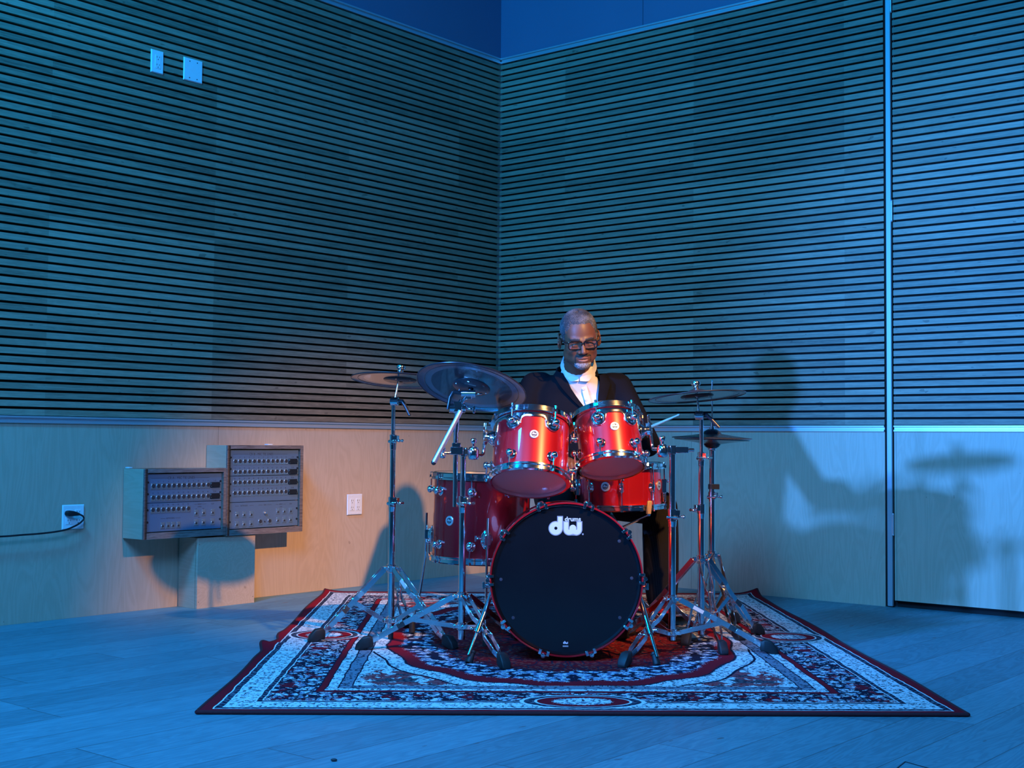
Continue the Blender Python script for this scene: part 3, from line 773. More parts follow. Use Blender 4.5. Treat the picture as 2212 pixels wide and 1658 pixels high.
def tom(label, loc, axis, Rs, H, nl, phi0, badgephi, bracket_sign, group):
    t = drum_basic('rack_tom', label, 'tom drum', loc, frame(axis), Rs, H, nl, phi0, group=group)
    zl_t, zl_b = H / 2 - .052, -H / 2 + .048
    for i in range(nl):
        a = phi0 + 2 * PI * i / nl
        for z, sg in ((zl_t, 1), (zl_b, -1)):
            if sg > 0 and abs((a - bracket_sign * R(82) + PI) % (2 * PI) - PI) < R(13): continue
            m = MB(); lug_ball(m, Rs + .001 + (.004 if sg > 0 else 0), a, z, 1.0); l = obj('lug', m, MAT['chrome'], t)
            m = MB(); rod(m, Rs + .020, a, z, sg * (H / 2 + .012)); obj('tension_rod', m, MAT['chrome'], l)
    # suspension mount: band following the shell with cups round the upper lugs
    lugs = [phi0 + 2 * PI * i / nl for i in range(nl)]
    def wrap(a): return (a + PI) % (2 * PI) - PI
    bp = bracket_sign * R(82)
    ends = sorted([bp + bracket_sign * R(12), -bracket_sign * R(38 if bracket_sign > 0 else 45)])
    front = [wrap(a) for a in lugs if ends[0] - .25 < wrap(a) < ends[1] + .25 and abs(wrap(a - bp)) > R(25)]
    lo, hi = min(min(front), ends[0]) - .036 / Rs, max(max(front), ends[1]) + .036 / Rs
    if bracket_sign < 0: lo = ends[0]; hi = max(front) + .030 / Rs
    else: hi = ends[1]; lo = min(front) - .030 / Rs
    K = 150; rr = Rs + .0035; vs = []; fs = []
    ztop = H / 2 - .013
    for i in range(K + 1):
        a = lo + (hi - lo) * i / K
        zlow = ztop - .018; zt = ztop
        for f in front:
            dx = abs(wrap(a - f)) * Rs
            if dx < .030: zlow = min(zlow, zl_t - math.sqrt(max(0, .030 ** 2 - dx * dx)))
            elif dx < .046: zlow = min(zlow, ztop - .018 - (zl_t - ztop + .018) * -1 * 0 - .012 * (1 - (dx - .030) / .016) ** 2)
        dxb = abs(wrap(a - bp)) * Rs
        if dxb < .05: zlow = min(zlow, zl_t - .028 - .035 * math.cos(dxb / .05 * PI / 2)); 
        if i == 0 or i == K: pass
        # rounded free end
        de = (a - lo) * Rs if bracket_sign > 0 else (hi - a) * Rs
        if de < .030:
            q = math.sqrt(max(0, .030 ** 2 - (.030 - de) ** 2)); zt = min(zt, zl_t + q); zlow = max(zlow, zl_t - q)
        d = (math.sin(a), -math.cos(a))
        for k2 in range(5):
            z = zlow + (zt - zlow) * k2 / 4; bul = .0012 * math.sin(k2 / 4 * PI)
            vs.append((d[0] * (rr + bul), d[1] * (rr + bul), z))
        vs.append((d[0] * (rr - .003), d[1] * (rr - .003), zt)); vs.append((d[0] * (rr - .003), d[1] * (rr - .003), zlow))
    for i in range(K):
        for k2 in range(7):
            fs.append((i * 7 + k2, (i + 1) * 7 + k2, (i + 1) * 7 + (k2 + 1) % 7, i * 7 + (k2 + 1) % 7))
    sm = obj('suspension_mount', MB().add(vs, fs), MAT['chrome'], t)
    for f in front:
        d = V((math.sin(f), -math.cos(f), 0)); M = Matrix.Translation(d * (Rs + .0035) + V((0, 0, zl_t))) @ frame(d, (0, 0, 1)).to_4x4()
        obj('grommet_cup', MB().lathe([(.030, 0), (.029, .004), (.025, .0055), (.022, .003), (.021, .0005)], 28, M), MAT['chrome'], sm)
    # bracket block on the side
    d = V((math.sin(bp), -math.cos(bp), 0)); M = Matrix.Translation(d * (Rs + .004) + V((0, 0, zl_t - .025))) @ frame(d, (0, 0, 1)).to_4x4()
    m = MB().lathe([(.030, 0), (.028, .006), (.022, .012), (.018, .022), (.018, .034), (.012, .038), (.0001, .038)], 20, M)
    m.box((0, 0, .030), (.030, .052, .018), M)
    br = obj('mount_bracket', m.mesh('mount_bracket', .0015), MAT['chrome'], t)
    m = MB().cyl(M @ V((0, .014, .028)), M @ V((.034, .014, .040)), .006, n=12); m.box((.040, .014, .042), (.008, .022, .006), M)
    obj('wing_bolt', m.mesh('wing_bolt', .001), MAT['chrome'], br)
    badge(t, Rs + .001, badgephi, .006 + H * .02)
    return t, M
AX1 = V((.045, .400, .915)); AX2 = V((-.075, .375, .925))
C1b = V((.0705, 5.140, .680)); H1 = .235; R1 = .149
C2b = V((.400, 5.245, .738)); H2 = .205; R2 = .1275
c1 = C1b + AX1.normalized() * H1 / 2; c2 = C2b + AX2.normalized() * H2 / 2
tom1, TB1 = tom('larger red tom with chrome rims hung over the left of the bass drum', c1, AX1, R1, H1, 6, R(-29), R(3), -1, 'red rack toms')
tom2, TB2 = tom('smaller red tom with chrome rims hung in front of the drummer, right side', c2, AX2, R2, H2, 6, R(-19), R(8), 1, 'red rack toms')

# floor tom
FT = V((-.125, 5.560, .5085)); FR, FH = .2035, .330
ft = drum_basic('floor_tom', 'large deep red floor tom on three legs behind the centre stand', 'floor tom', FT, Matrix.Rotation(R(1.2), 3, 'Y'), FR, FH, 8, R(-10), .028)
for i in range(8):
    a = R(-10) + 2 * PI * i / 8
    for z, sg in ((FH / 2 - .055, 1), (-FH / 2 + .055, -1)):
        m = MB(); lug_ball(m, FR, a, z, 1.05); l = obj('lug', m, MAT['chrome'], ft)
        m = MB(); rod(m, FR + .018, a, z, sg * (FH / 2 + .012)); obj('tension_rod', m, MAT['chrome'], l)
badge(ft, FR + .001, R(-38), -.01, .020)
for a, top, kick in ((R(-97), .075, (-.02, .03)), (R(8), .075, (.0, -.0)), (R(125), .06, (.02, .03))):
    d = V((math.sin(a), -math.cos(a), 0)); s_ = V((0, 0, 1)).cross(d)
    base = d * (FR + .001) + V((0, 0, -.08)); M = Matrix.Translation(base) @ Matrix((s_, V((0, 0, 1)), d)).transposed().to_4x4()
    m = MB().lathe([(.030, 0), (.029, .005), (.022, .009), (.018, .020), (.0001, .022)], 24, M @ Matrix.Diagonal((.85, 1.35, 1, 1)))
    m.box((0, 0, .024), (.026, .040, .020), M); m.cyl(M @ V((-.02, .006, .026)), M @ V((-.045, .006, .030)), .006, n=10); m.box((-.048, .006, .031), (.008, .024, .007), M)
    b = obj('leg_bracket', m.mesh('leg_bracket', .0015), MAT['chrome'], ft)
    p0 = base + d * .030 + V((0, 0, .09)); p1 = base + d * .030 + V((0, 0, -.10)); 
    zf = -FT.z + RZ
    p2 = base + d * .040 + V((kick[0] * .4, kick[1] * .4, -.24)); p3 = V((p2.x + d.x * .03, p2.y + d.y * .03, zf + .035))
    lg = obj('leg', MB().tube([p0, p1, p2, p3], .0052, 12), MAT['chrome'], ft)
    obj('rubber_foot', MB().lathe([(.011, .045), (.013, .03), (.013, .002), (.011, 0)], 16, Matrix.Translation((p3.x, p3.y, zf))), MAT['rubber'], lg)

# snare drum
SN = V((.475, 5.735, .637)); SR, SH = .178, .165
sn = drum_basic('snare_drum', 'shallow red snare drum on a basket stand below the smaller tom', 'snare drum', SN, Matrix.Rotation(R(-1.2), 3, 'Y'), SR, SH, 8, R(-3), .026)
for i in range(8):
    a = R(-3) + 2 * PI * i / 8
    m = MB(); d = V((math.sin(a), -math.cos(a), 0))
    M = Matrix.Translation(d * (SR + .0005)) @ Matrix((V((0, 0, 1)).cross(d), V((0, 0, 1)), d)).transposed().to_4x4()
    m.lathe([(.018, 0), (.017, .005), (.012, .009), (.010, .018), (.0001, .020)], 20, M @ Matrix.Diagonal((.8, 1.25, 1, 1))); m.cyl(M @ V((0, -.022, .014)), M @ V((0, .022, .014)), .0055, n=12)
    l = obj('lug', m, MAT['chrome'], sn)
    for q in (1, -1):
        m = MB(); rod(m, SR + .0145, a, q * .02, q * (SH / 2 + .012)); obj('tension_rod', m, MAT['chrome'], l)
badge(sn, SR + .001, R(-25), .004, .020); badge(sn, SR + .001, R(62), .004, .020)
# strainer
d = V((math.sin(R(-80)), -math.cos(R(-80)), 0)); M = Matrix.Translation(d * SR) @ Matrix((V((0, 0, 1)).cross(d), V((0, 0, 1)), d)).transposed().to_4x4()
m = MB().box((0, .0, .012), (.03, .07, .022), M); m.cyl(M @ V((0, -.01, .02)), M @ V((0, -.01, .045)), .009, n=14); m.cyl(M @ V((0, .025, .02)), M @ V((-.0, .055, .034)), .004, n=8)
obj('strainer', m.mesh('strainer', .002), MAT['chrome'], sn)
d = V((math.sin(R(82)), -math.cos(R(82)), 0)); M = Matrix.Translation(d * SR) @ Matrix((V((0, 0, 1)).cross(d), V((0, 0, 1)), d)).transposed().to_4x4()
m = MB().box((0, 0, .012), (.04, .06, .022), M); m.cyl(M @ V((0, .02, .02)), M @ V((0, .02, .05)), .006, n=10); m.prism([(-.02, -.03), (.02, -.03), (.004, -.07), (-.004, -.07)], .004, .02, M)
obj('throw_off', m.mesh('throw_off', .002), MAT['chrome'], sn)
m = MB()
for k in range(12): m.tube([(-.02 + k * .0036, -SR * .9, -SH / 2 - .005), (-.02 + k * .0036, SR * .9, -SH / 2 - .005)], .0009, 5)
obj('snare_wires', m, MAT['chrome2'], sn)

# bass drum (axis along depth)
BD = V((.210, 5.150, .2985)); BR = .275; BF = 4.935
bd = thing('bass_drum', 'big red bass drum with a black front head in the middle of the rug', 'bass drum', (BD.x, BD.y, RZ + .0085), Matrix.Rotation(R(-1.6), 3, 'X'))
MBD = Matrix.Translation((0, 0, BD.z - RZ)) @ Matrix(((1, 0, 0), (0, 0, 1), (0, 1, 0))).to_4x4() @ Matrix.Diagonal((.986, .986, 1, 1))   # local: x right, y up, z = depth away
f0 = BF - BD.y
m = MB().lathe([(BR + .004, f0 + .02), (BR + .004, -f0 - .02), (BR - .008, -f0 - .02), (BR - .008, f0 + .02)], 128, MBD, closed=True); obj('shell', m, MAT['red'], bd)
for nm, z0, z1 in (('front_hoop', f0, f0 + .038), ('rear_hoop', -f0 - .038, -f0)):
    m = MB().lathe([(.2855, z0 + .002), (.2865, z0), (.2908, z0), (.2925, z0 + .003), (.2925, z1 - .002), (.290, z1), (.2855, z1)], 128, MBD, closed=True)
    h = obj(nm, m, MAT['redhoop'], bd)
    if nm == 'front_hoop':
        obj('inlay', MB().lathe([(.2928, z0 + .012), (.2934, z0 + .013), (.2934, z0 + .025), (.2928, z0 + .026)], 128, MBD, closed=True), MAT['chrome2'], h)
fh = obj('front_head', MB().lathe([(.2858, f0 + .030), (.2858, f0 + .008), (.281, f0 + .006), (.274, f0 + .014), (.0001, f0 + .014)], 128, MBD), MAT['blackhead'], bd)
obj('batter_head', MB().lathe([(.281, -f0 - .02), (.272, -f0 - .014), (.0001, -f0 - .014)], 96, MBD), MAT['coated'], bd)
MFACE = Matrix.Translation((0, f0 + .0138, BD.z - RZ)) @ Matrix(((1, 0, 0), (0, 0, -1), (0, 1, 0))).to_4x4()  # x right, y up, z to the viewer
LOGO = MFACE @ Matrix.Translation((-.0045, .1905, 0))
lg = obj('logo', MB().box((0, 0, 0), (.002, .002, .0002), LOGO), MAT['logo'], fh)
dw_mark(lg, LOGO, .0547, 'blackhead')
me = text_mesh('drums', .0235, .0004, .0006); mb = MB(); mesh_to_mb(me, LOGO @ Matrix.Translation((.0275, .0345, .0004)) @ Matrix.Diagonal((1.02, 1, 1, 1)), mb); bpy.data.meshes.remove(me)
obj('small_lettering', mb.mesh('small_lettering', 0, False), MAT['logo'], lg)
SMK = MFACE @ Matrix.Translation((-.002, -.2355, 0))
sm = obj('small_mark', MB().box((0, -.0105, 0), (.021, .0014, .0006), SMK).box((0, -.0140, 0), (.021, .0014, .0006), SMK), MAT['logo'], fh)
dw_mark(sm, SMK, .0080, 'blackhead', True)
for a in (36, 1.5, -35, -144, -179.5):
    x, y = .2455 * math.cos(R(a)), .2455 * math.sin(R(a)); obj('head_vent', MB().lathe([(.0062, 0), (.0055, .0006), (.0001, .0008)], 18, MFACE @ Matrix.Translation((x, y, 0))), MAT['hollow'], fh)
for k in range(10):
    a = R(1 + 36 * k)
    Mk = MBD @ Matrix.Rotation(a, 4, 'Z')
    m = MB()
    for q in (-1, 1):
        Mq = MBD @ Matrix.Rotation(a + q * R(3.1), 4, 'Z')
        m.box((.2945, 0, f0 + .016), (.005, .011, .040), Mq); m.box((.2875, 0, f0 - .002), (.019, .011, .005), Mq); m.box((.279, 0, f0 + .003), (.004, .011, .012), Mq)
    m.box((.2985, 0, f0 + .030), (.006, .036, .012), Mk)
    m.cyl(Mk @ V((.300, 0, f0 + .002)), Mk @ V((.300, 0, f0 + .040)), .0085, n=14)
    cw = obj('claw', m.mesh('claw', .0008), MAT['chrome'], bd)
    m = MB().cyl(Mk @ V((.300, 0, f0 - .006)), Mk @ V((.300, 0, f0 + .15)), .0035, n=8)
    m.cyl(Mk @ V((.300, 0, f0 - .010)), Mk @ V((.300, 0, f0 + .002)), .0052, n=6)
    obj('tension_rod', m, MAT['chrome'], cw)
    l = MB(); dd = Mk @ V((BR, 0, f0 + .16)); M2 = Mk @ Matrix.Translation((BR, 0, f0 + .16)) @ Matrix.Rotation(R(90), 4, 'Y')
    l.lathe([(.019, 0), (.018, .004), (.010, .008), (.009, .014), (.0145, .020), (.0145, .026), (.010, .033), (.0001, .034)], 16, M2)
    obj('lug', l, MAT['chrome'], bd)
for sgn in (-1, 1):
    foot = bd.matrix_basis.inverted() @ V(((-.152 if sgn < 0 else .543), (4.885 if sgn < 0 else 4.872), RZ))
    top = V((sgn * .262, 5.045 - BD.y, .252))
    m = MB().lathe([(.026, 0), (.024, .008), (.015, .014), (.0001, .016)], 18, Matrix.Translation(top - V((sgn * .012, 0, 0))) @ frame((sgn, 0, .1), (0, 0, 1)).to_4x4())
    m.cyl(top + V((sgn * .012, 0, 0)), top + V((sgn * .045, -.01, .004)), .008, n=12); m.box(tuple(top + V((sgn * .05, -.01, .005))), (.010, .010, .026))
    b = obj('spur_bracket', m.mesh('spur_bracket', .001), MAT['chrome'], bd)
    knee = top + (foot - top) * .62; ft_ = foot + V((0, 0, .030))
    s0 = top + V((sgn * .012, -.012, -.002)); up = s0 + (s0 - ft_).normalized() * .015
    sp = obj('spur', MB().tube([up, s0 + (ft_ - s0) * .60], .0095, 16).cyl(s0 + (ft_ - s0) * .57, s0 + (ft_ - s0) * .68, .0135, n=16).cyl(s0 + (ft_ - s0) * .60, ft_, .0062, n=12), MAT['chrome'], bd)
    kq = s0 + (ft_ - s0) * .62
    m = MB().cyl(kq, kq + V((-.022 if sgn < 0 else .022, -.004, .002)), .005, n=10); m.sph(kq + V((-.026 if sgn < 0 else .026, -.004, .002)), .0075, 10); obj('wing_bolt', m, MAT['chrome'], sp)
    ax = (ft_ - s0).normalized(); Mf = Matrix.Translation(foot) @ frame(-ax, (0, 1, 0)).to_4x4()
    obj('rubber_foot', MB().lathe([(.0075, .052), (.0125, .050), (.0125, .042), (.0105, .040), (.0145, .006), (.012, 0), (.0001, 0)], 18, Mf), MAT['rubber'], sp)

# ------------------------------------------------------------------ stands
def rubber_block(m, foot, dirv, s=1.0):
    """blocky rubber foot lying along the leg direction dirv (pointing outward/down)"""
    f = V(foot); d = V((dirv[0], dirv[1], 0)).normalized(); sd = V((-d.y, d.x, 0))
    secs = [(-.034, .046, .010, .013), (-.020, .052, .015, .017), (.008, .040, .018, .019), (.030, .020, .018, .010), (.036, .008, .015, .004)]
    vs = []
    for (t, zc, w, h) in secs:
        for a, b in ((-1, -.8), (-.8, -1), (.8, -1), (1, -.8), (1, .8), (.8, 1), (-.8, 1), (-1, .8)):
            p = f + d * t * s + sd * a * w * s + V((0, 0, zc * .62 * s + b * h * 1.35 * s)); p.z = max(p.z, f.z); vs.append(p)
    fs = []
    for i in range(4):
        for j in range(8): fs.append((i * 8 + j, i * 8 + (j + 1) % 8, (i + 1) * 8 + (j + 1) % 8, (i + 1) * 8 + j))
    fs += [tuple(range(8))[::-1], tuple(range(32, 40))]
    m.add(vs, fs)
def collar(m, c, r, h, wing=None):
    c = V(c)
    m.cyl(c - V((0, 0, h / 2)), c + V((0, 0, h / 2)), r, n=20)
    m.cyl(c + V((0, 0, h / 2)), c + V((0, 0, h / 2 + .004)), r * 1.12, n=20); m.cyl(c - V((0, 0, h / 2 + .004)), c - V((0, 0, h / 2)), r * 1.08, n=20)
def clamp(m, c, r, h, ang):
    """hinged memory clamp with a wing screw pointing to ang"""
    c = V(c); d = V((math.cos(ang), math.sin(ang), 0)); s = V((-d.y, d.x, 0))
    m.cyl(c - V((0, 0, h / 2)), c + V((0, 0, h / 2)), r, n=20)
    M = Matrix((d, s, V((0, 0, 1)))).transposed().to_4x4(); M.translation = c
    m.box((r * .9, 0, h * .1), (r * 1.5, r * 1.5, h * .62), M)
    m.cyl(M @ V((-r * 1.2, -r * .3, -h * .2)), M @ V((r * 1.2, -r * 1.0, -h * .2)), r * .42, n=12)
    a = M @ V((r * 1.3, 0, -h * .12)); b = M @ V((r * 2.3, 0, -h * .12)); m.cyl(a, b, .0045, n=10)
    m.box((r * 2.5, 0, -h * .12), (.010, .028, .008), M); m.sph(tuple(M @ V((r * 2.5, .014, -h * .12))), .007, 8); m.sph(tuple(M @ V((r * 2.5, -.014, -h * .12))), .007, 8)
class Stand:
    def __init__(s, name, label, cat, c, zh, zl, feet, rb=.0135, group=None, foot_scale=1.0, sticker=None):
        s.c = V((c[0], c[1], RZ)); s.t = T(name, label, cat, s.c, group)
        hub = V((c[0], c[1], zh)); low = V((c[0], c[1], zl))
        m = MB(); collar(m, hub, rb * 1.35, .026)
        for f in feet:
            d = V((f[0] - c[0], f[1] - c[1], 0)).normalized(); m.box(tuple(hub + d * .024), (.022, .022, .016), None); m.cyl(hub + d * .030 + V((-d.y, d.x, 0)) * -.016, hub + d * .030 + V((-d.y, d.x, 0)) * .016, .005, n=10)
        s.t.part('hub_collar', m, MAT['chrome'], None, .0015)
        m = MB(); collar(m, low, rb * 1.30, .020)
        for f in feet:
            d = V((f[0] - c[0], f[1] - c[1], 0)).normalized(); m.box(tuple(low + d * .022), (.024, .024, .016), None); m.cyl(low + d * .028 + V((-d.y, d.x, 0)) * -.014, low + d * .028 + V((-d.y, d.x, 0)) * .014, .0045, n=10)
        s.t.part('lower_collar', m, MAT['chrome'], None, .0015)
        for k, f in enumerate(feet):
            foot = V((f[0], f[1], RZ)); d = (foot - V((c[0], c[1], RZ))); d.z = 0; L = d.length; d.normalize(); sd = V((-d.y, d.x, 0))
            a = hub + d * .030; tip = V((f[0], f[1], RZ + .036)) - d * .028
            mid = a + (tip - a) * .52
            m = MB()
            ws = [(0, .017), (.36, .017), (.44, .0085), (.60, .0085), (.68, .016), (.90, .013), (1.0, .004)]
            for q in (-1, 1):
                pts = [a + (tip - a) * t + sd * q * w for t, w in ws]
                for i in range(len(pts) - 1): m.bar(pts[i], pts[i + 1] + (pts[i + 1] - pts[i]).normalized() * .001, .0035, .021, sd)
            for t in (.40, .64): m.cyl(a + (tip - a) * t - sd * .012, a + (tip - a) * t + sd * .012, .004, n=10)
            lg = s.t.part('leg', m, MAT['chrome2'], None, .0006)
            m = MB(); rubber_block(m, foot, d, foot_scale); s.t.part('rubber_foot', m, MAT['rubber'], lg, .002)
            if sticker == k:
                p = a + (tip - a) * .22 + sd * -.0195; M = MB(); M.bar(p - (tip - a).normalized() * .022, p + (tip - a).normalized() * .022, .0006, .014, sd); s.t.part('sticker', M, MAT['sticker'], lg)
            m = MB(); lo = low + d * .026
            m.bar(lo, mid, .003, .018, sd); s.t.part('brace', m, MAT['chrome2'], None, .0006)
    def tubes(s, segs, name='pole', mat='chrome', top=None):
        for (z0, z1, r) in segs:
            m = MB().cyl((s.c.x, s.c.y, z0), (s.c.x, s.c.y, z1), r, n=28); s.t.part(name, m, MAT[mat])
    def clamp(s, z, r, h, ang, skirt=True):
        m = MB(); clamp(m, (s.c.x, s.c.y, z), r, h, ang)
        if skirt: m.cyl((s.c.x, s.c.y, z - h / 2 - .022), (s.c.x, s.c.y, z - h / 2), r * .86, r * .95, n=20)
        s.t.part('height_clamp', m, MAT['chrome'], None, .0012)
def tilter(tt, p, ang, lever, rodtop, nut=True, r=.012, lever_mat='cymblack'):
    """round toothed tilter with a drop lever and the cymbal rod"""
    p = V(p); d = V((math.cos(ang), math.sin(ang), 0))
    m = MB().cyl(p - d * .016, p + d * .016, r * 1.5, n=24); m.cyl(p - d * .020, p + d * .020, r * .7, n=14)
    tt.part('tilter', m, MAT['chrome'], None, .001)
    q = p + d * .022; lv = V(lever)
    m = MB().cyl(q - d * .004, q + d * .014, .009, n=12); m.tube([q + d * .010, q + d * .014 + lv * .3, q + d * .014 + lv], [.008, .0075, .006], 10)
    tt.part('lever', m, MAT[lever_mat])
    rt = V(rodtop); ax = (rt - p).normalized()
    tt.part('cymbal_rod', MB().cyl(p, rt, .0042, n=12), MAT['chrome'])
    if nut:
        Mx = Matrix.Translation(rt - ax * .022) @ frame(ax, (0, 1, 0)).to_4x4()
        m = MB().lathe([(.005, -.004), (.011, 0), (.013, .004), (.012, .010), (.018, .014), (.020, .022), (.017, .029), (.010, .031), (.0001, .031)], 20, Mx)
        tt.part('wing_nut', m, MAT['chrome'])
# left cymbal stand
A = (-.492, 5.455)
st = Stand('cymbal_stand', 'tall chrome cymbal stand at the left rear of the kit', 'cymbal stand', A, .300, .088, [(-.785, 5.372), (-.240, 5.224), (-.455, 5.80)], sticker=1)
st.tubes([(RZ + .03, .585, .0138), (.585, .835, .0112), (.835, .985, .0082)])
st.t.part('rubber_tip', MB().cyl((A[0], A[1], RZ), (A[0], A[1], RZ + .04), .011, n=16), MAT['rubber'])
st.clamp(.575, .0165, .040, R(-20)); st.clamp(.832, .0145, .040, R(-25))
PL = V((-.465, 5.455, 1.078)); NL_ = V((.045, .115, .99)).normalized()
tilter(st.t, (-.487, 5.455, .990), R(-10), (.030, -.02, -.058), PL + NL_ * .055)
def cymbal(name, label, cat, c, nrm, rad, bell=.016, bow=.012, group=None, underplate=True, ring=.86, flip=False, thick=.0022):
    t = thing(name, label, cat, c, frame(nrm), group)
    rb = rad * .235
    prof = [(.006, bow + bell), (rb * .45, bow + bell * .93), (rb * .8, bow + bell * .55), (rb, bow + .001), (rad * .5, bow * .62), (rad * .8, bow * .25), (rad * .985, .001), (rad, -.0008)]
    low = [(r, z - thick) for r, z in prof[::-1]]
    if flip: prof = [(r, -z) for r, z in prof]; low = [(r, -z) for r, z in low]
    m = MB().lathe(prof + low, 96, closed=True)
    obj('plate', m, MAT['cymbal'], t)
    top = [(r, z + (.0006 if not flip else -.0006)) for r, z in prof[:-1]]
    obj('top_skin', MB().lathe(top, 96), MAT['cymtop'], t)
    if underplate:
        zz = -thick
        def zl(r): return bow * (.62 - .37 * (r / rad - .5) / .3) - thick if r > rad * .5 else bow * .7 - thick
        m = MB().lathe([(.010, zl(0) + .004), (rad * .30, zl(rad * .3) + .003), (rad * .345, zl(rad * .34) - .001), (rad * .345, zl(rad * .34) - .006), (rad * .32, zl(rad * .3) - .010), (.012, zl(0) - .012)], 48, closed=True)
        sp = obj('sensor_cap', m, MAT['cymblack'], t)
        for k in range(6):
            a = k * PI / 3 + .3; m = MB(); m.cyl((rad * .29 * math.cos(a), rad * .29 * math.sin(a), zl(0) - .012), (rad * .29 * math.cos(a), rad * .29 * math.sin(a), zl(0) - .006), .0035, n=8)
            obj('screw', m, MAT['chrome'], sp)
        obj('groove_ring', MB().lathe([(rad * ring, bow * .22 - thick - .0005), (rad * (ring + .006), bow * .20 - thick - .0012), (rad * (ring + .011), bow * .19 - thick), (rad * (ring + .006), bow * .2 - thick + .001)], 96, closed=True), MAT['cymblack'], t)
        obj('edge_bead', MB().lathe([(rad + .0025 * math.cos(k * PI / 4), .0025 * math.sin(k * PI / 4) - .001) for k in range(8)], 96, closed=True), MAT['cymblack'], t)
    return t
CG = 'dark electronic-looking cymbals'
t_ = cymbal('crash_cymbal', 'medium dark cymbal on the left rear stand, partly behind the larger cymbal', 'cymbal', PL, NL_, .203, group=None)
# centre stand
B = (-.188, 5.135)
sb = Stand('tom_stand', 'chrome stand left of the bass drum holding the larger tom and a cymbal arm', 'drum stand', B, .226, .110, [(-.568, 5.176), (-.025, 4.790), (.03, 5.46)], sticker=1)
sb.tubes([(RZ + .05, .600, .0138), (.600, .800, .0112)])
sb.clamp(.592, .0170, .044, R(-30))
# top clamp with ball and bent arm
def bent_arm(tt, ball, corner, top, r=.0066):
    b, c, t = V(ball), V(corner), V(top)
    pts = [b] + [c + (b - c).normalized() * .022] + [(c + (b - c).normalized() * .022 * (1 - k / 5) ** 2 + (t - c).normalized() * .022 * (k / 5) ** 2) for k in range(1, 5)] + [c + (t - c).normalized() * .022, t]
    tt.part('bent_arm', MB().tube(pts, r, 14), MAT['chrome'])
def ball_clamp(tt, pole, ball, h=.034):
    p, b = V(pole), V(ball); d = (b - p).normalized()
    m = MB().cyl(p - V((0, 0, h / 2)), p + V((0, 0, h / 2)), .0165, n=20); m.bar(p, b, .022, h * .7, d.cross(V((0, 0, 1))))
    m.lathe([(.0001, -.030), (.018, -.028), (.022, -.018), (.022, .006), (.017, .018), (.010, .022), (.0001, .022)], 22, Matrix.Translation(b))
    m.cyl(b + V((0, 0, .02)), b + V((0, 0, .038)), .006, n=12); m.lathe([(.009, 0), (.012, .004), (.012, .016), (.008, .020), (.0001, .020)], 14, Matrix.Translation(b + V((0, 0, .034))))
    tt.part('ball_clamp', m, MAT['chrome'], None, .0012)
BB = V((-.148, 5.120, .785)); ball_clamp(sb.t, (B[0], B[1], .785), BB)
wb1 = tom1.matrix_basis @ TB1 @ V((0, 0, .034)); wb2 = tom2.matrix_basis @ TB2 @ V((0, 0, .034))
bent_arm(sb.t, BB + V((.015, 0, -.008)), (wb1.x - .004, wb1.y - .004, .772), (wb1.x + .002, wb1.y + .012, wb1.z + .055))
# cymbal boom clamped to that stand
BA = V((-.217, 5.110, .573))
bo = T('cymbal_boom', 'chrome boom arm with silver knurled rod holding the largest cymbal', 'boom arm', (BA.x, BA.y, .573))
bo.part('tube', MB().cyl(BA, BA + V((0, 0, .29)), .0096, n=24).cyl(BA + V((0, 0, .29)), BA + V((.004, 0, .37)), .0112, n=24), MAT['chrome'])
m = MB().box((-.212, 5.112, .790), (.050, .030, .030)); m.cyl((-.236, 5.10, .782), (-.262, 5.09, .782), .006, n=10); m.lathe([(.0001, -.022), (.011, -.02), (.012, -.008), (.007, 0), (.012, .008), (.011, .02), (.0001, .022)], 14, Matrix.Translation((-.266, 5.088, .782)))
m.box((-.214, 5.108, .812), (.034, .028, .018))
bo.part('pipe_clamp', m, MAT['chrome'], None, .002)
TL = V((-.213, 5.100, .955)); PB = V((-.157, 5.12, 1.026)); NB = V((.165, .37, .91)).normalized()
PB = V((-.158, 5.10, 1.037))
m = MB().cyl(TL - V((.03, .004, 0)), TL + V((.032, .004, 0)), .0185, n=22); m.box(tuple(TL + V((.004, -.004, .006))), (.030, .030, .040)); m.cyl(TL + V((.03, 0, 0)), TL + V((.062, -.006, -.004)), .006, n=10); m.box(tuple(TL + V((.066, -.006, -.004))), (.009, .012, .030))
bo.part('boom_tilter', m, MAT['chrome'], None, .0015)
e0 = V((-.198, 5.080, .944)); e1 = V((-.298, 5.045, .745))
k_ = bo.part('counter_rod', MB().cyl(e0, e1, .0098, n=24).cyl(e0 + (e1 - e0) * .5, e0 + (e1 - e0) * .52, .0106, n=24), MAT['knurl'])
bo.part('end_cap', MB().sph(tuple(e1), .0102, 14), MAT['black'], k_)
U0 = V((-.175, 5.095, 1.000))
bo.part('boom_rod', MB().tube([TL, TL + V((.016, 0, .022)), U0], .0078, 14).cyl(TL + V((.012, 0, .016)), TL + V((.020, 0, .030)), .012, n=14), MAT['chrome'])
m = MB().cyl(U0 + V((-.022, -.006, .012)), U0 + V((.034, -.006, .012)), .0145, n=20); m.box(tuple(U0 + V((.006, 0, .006))), (.026, .022, .030)); m.cyl(U0 + V((.03, -.006, .008)), U0 + V((.060, -.008, .012)), .004, n=8)
bo.part('rod_tilter', m, MAT['chrome'], None, .0012)
q = U0 + V((-.03, -.012, .016))
m = MB().cyl(U0 + V((-.02, -.008, .014)), q + V((-.022, 0, .002)), .0085, n=12); m.tube([q + V((-.022, 0, .002)), q + V((-.034, -.002, -.020)), q + V((-.043, -.002, -.066))], [.0085, .008, .0055], 10)
bo.part('lever', m, MAT['cymblack'])
bo.part('cymbal_rod', MB().cyl(U0 + V((.008, 0, .012)), PB + NB * .05, .0042, n=10), MAT['chrome'])
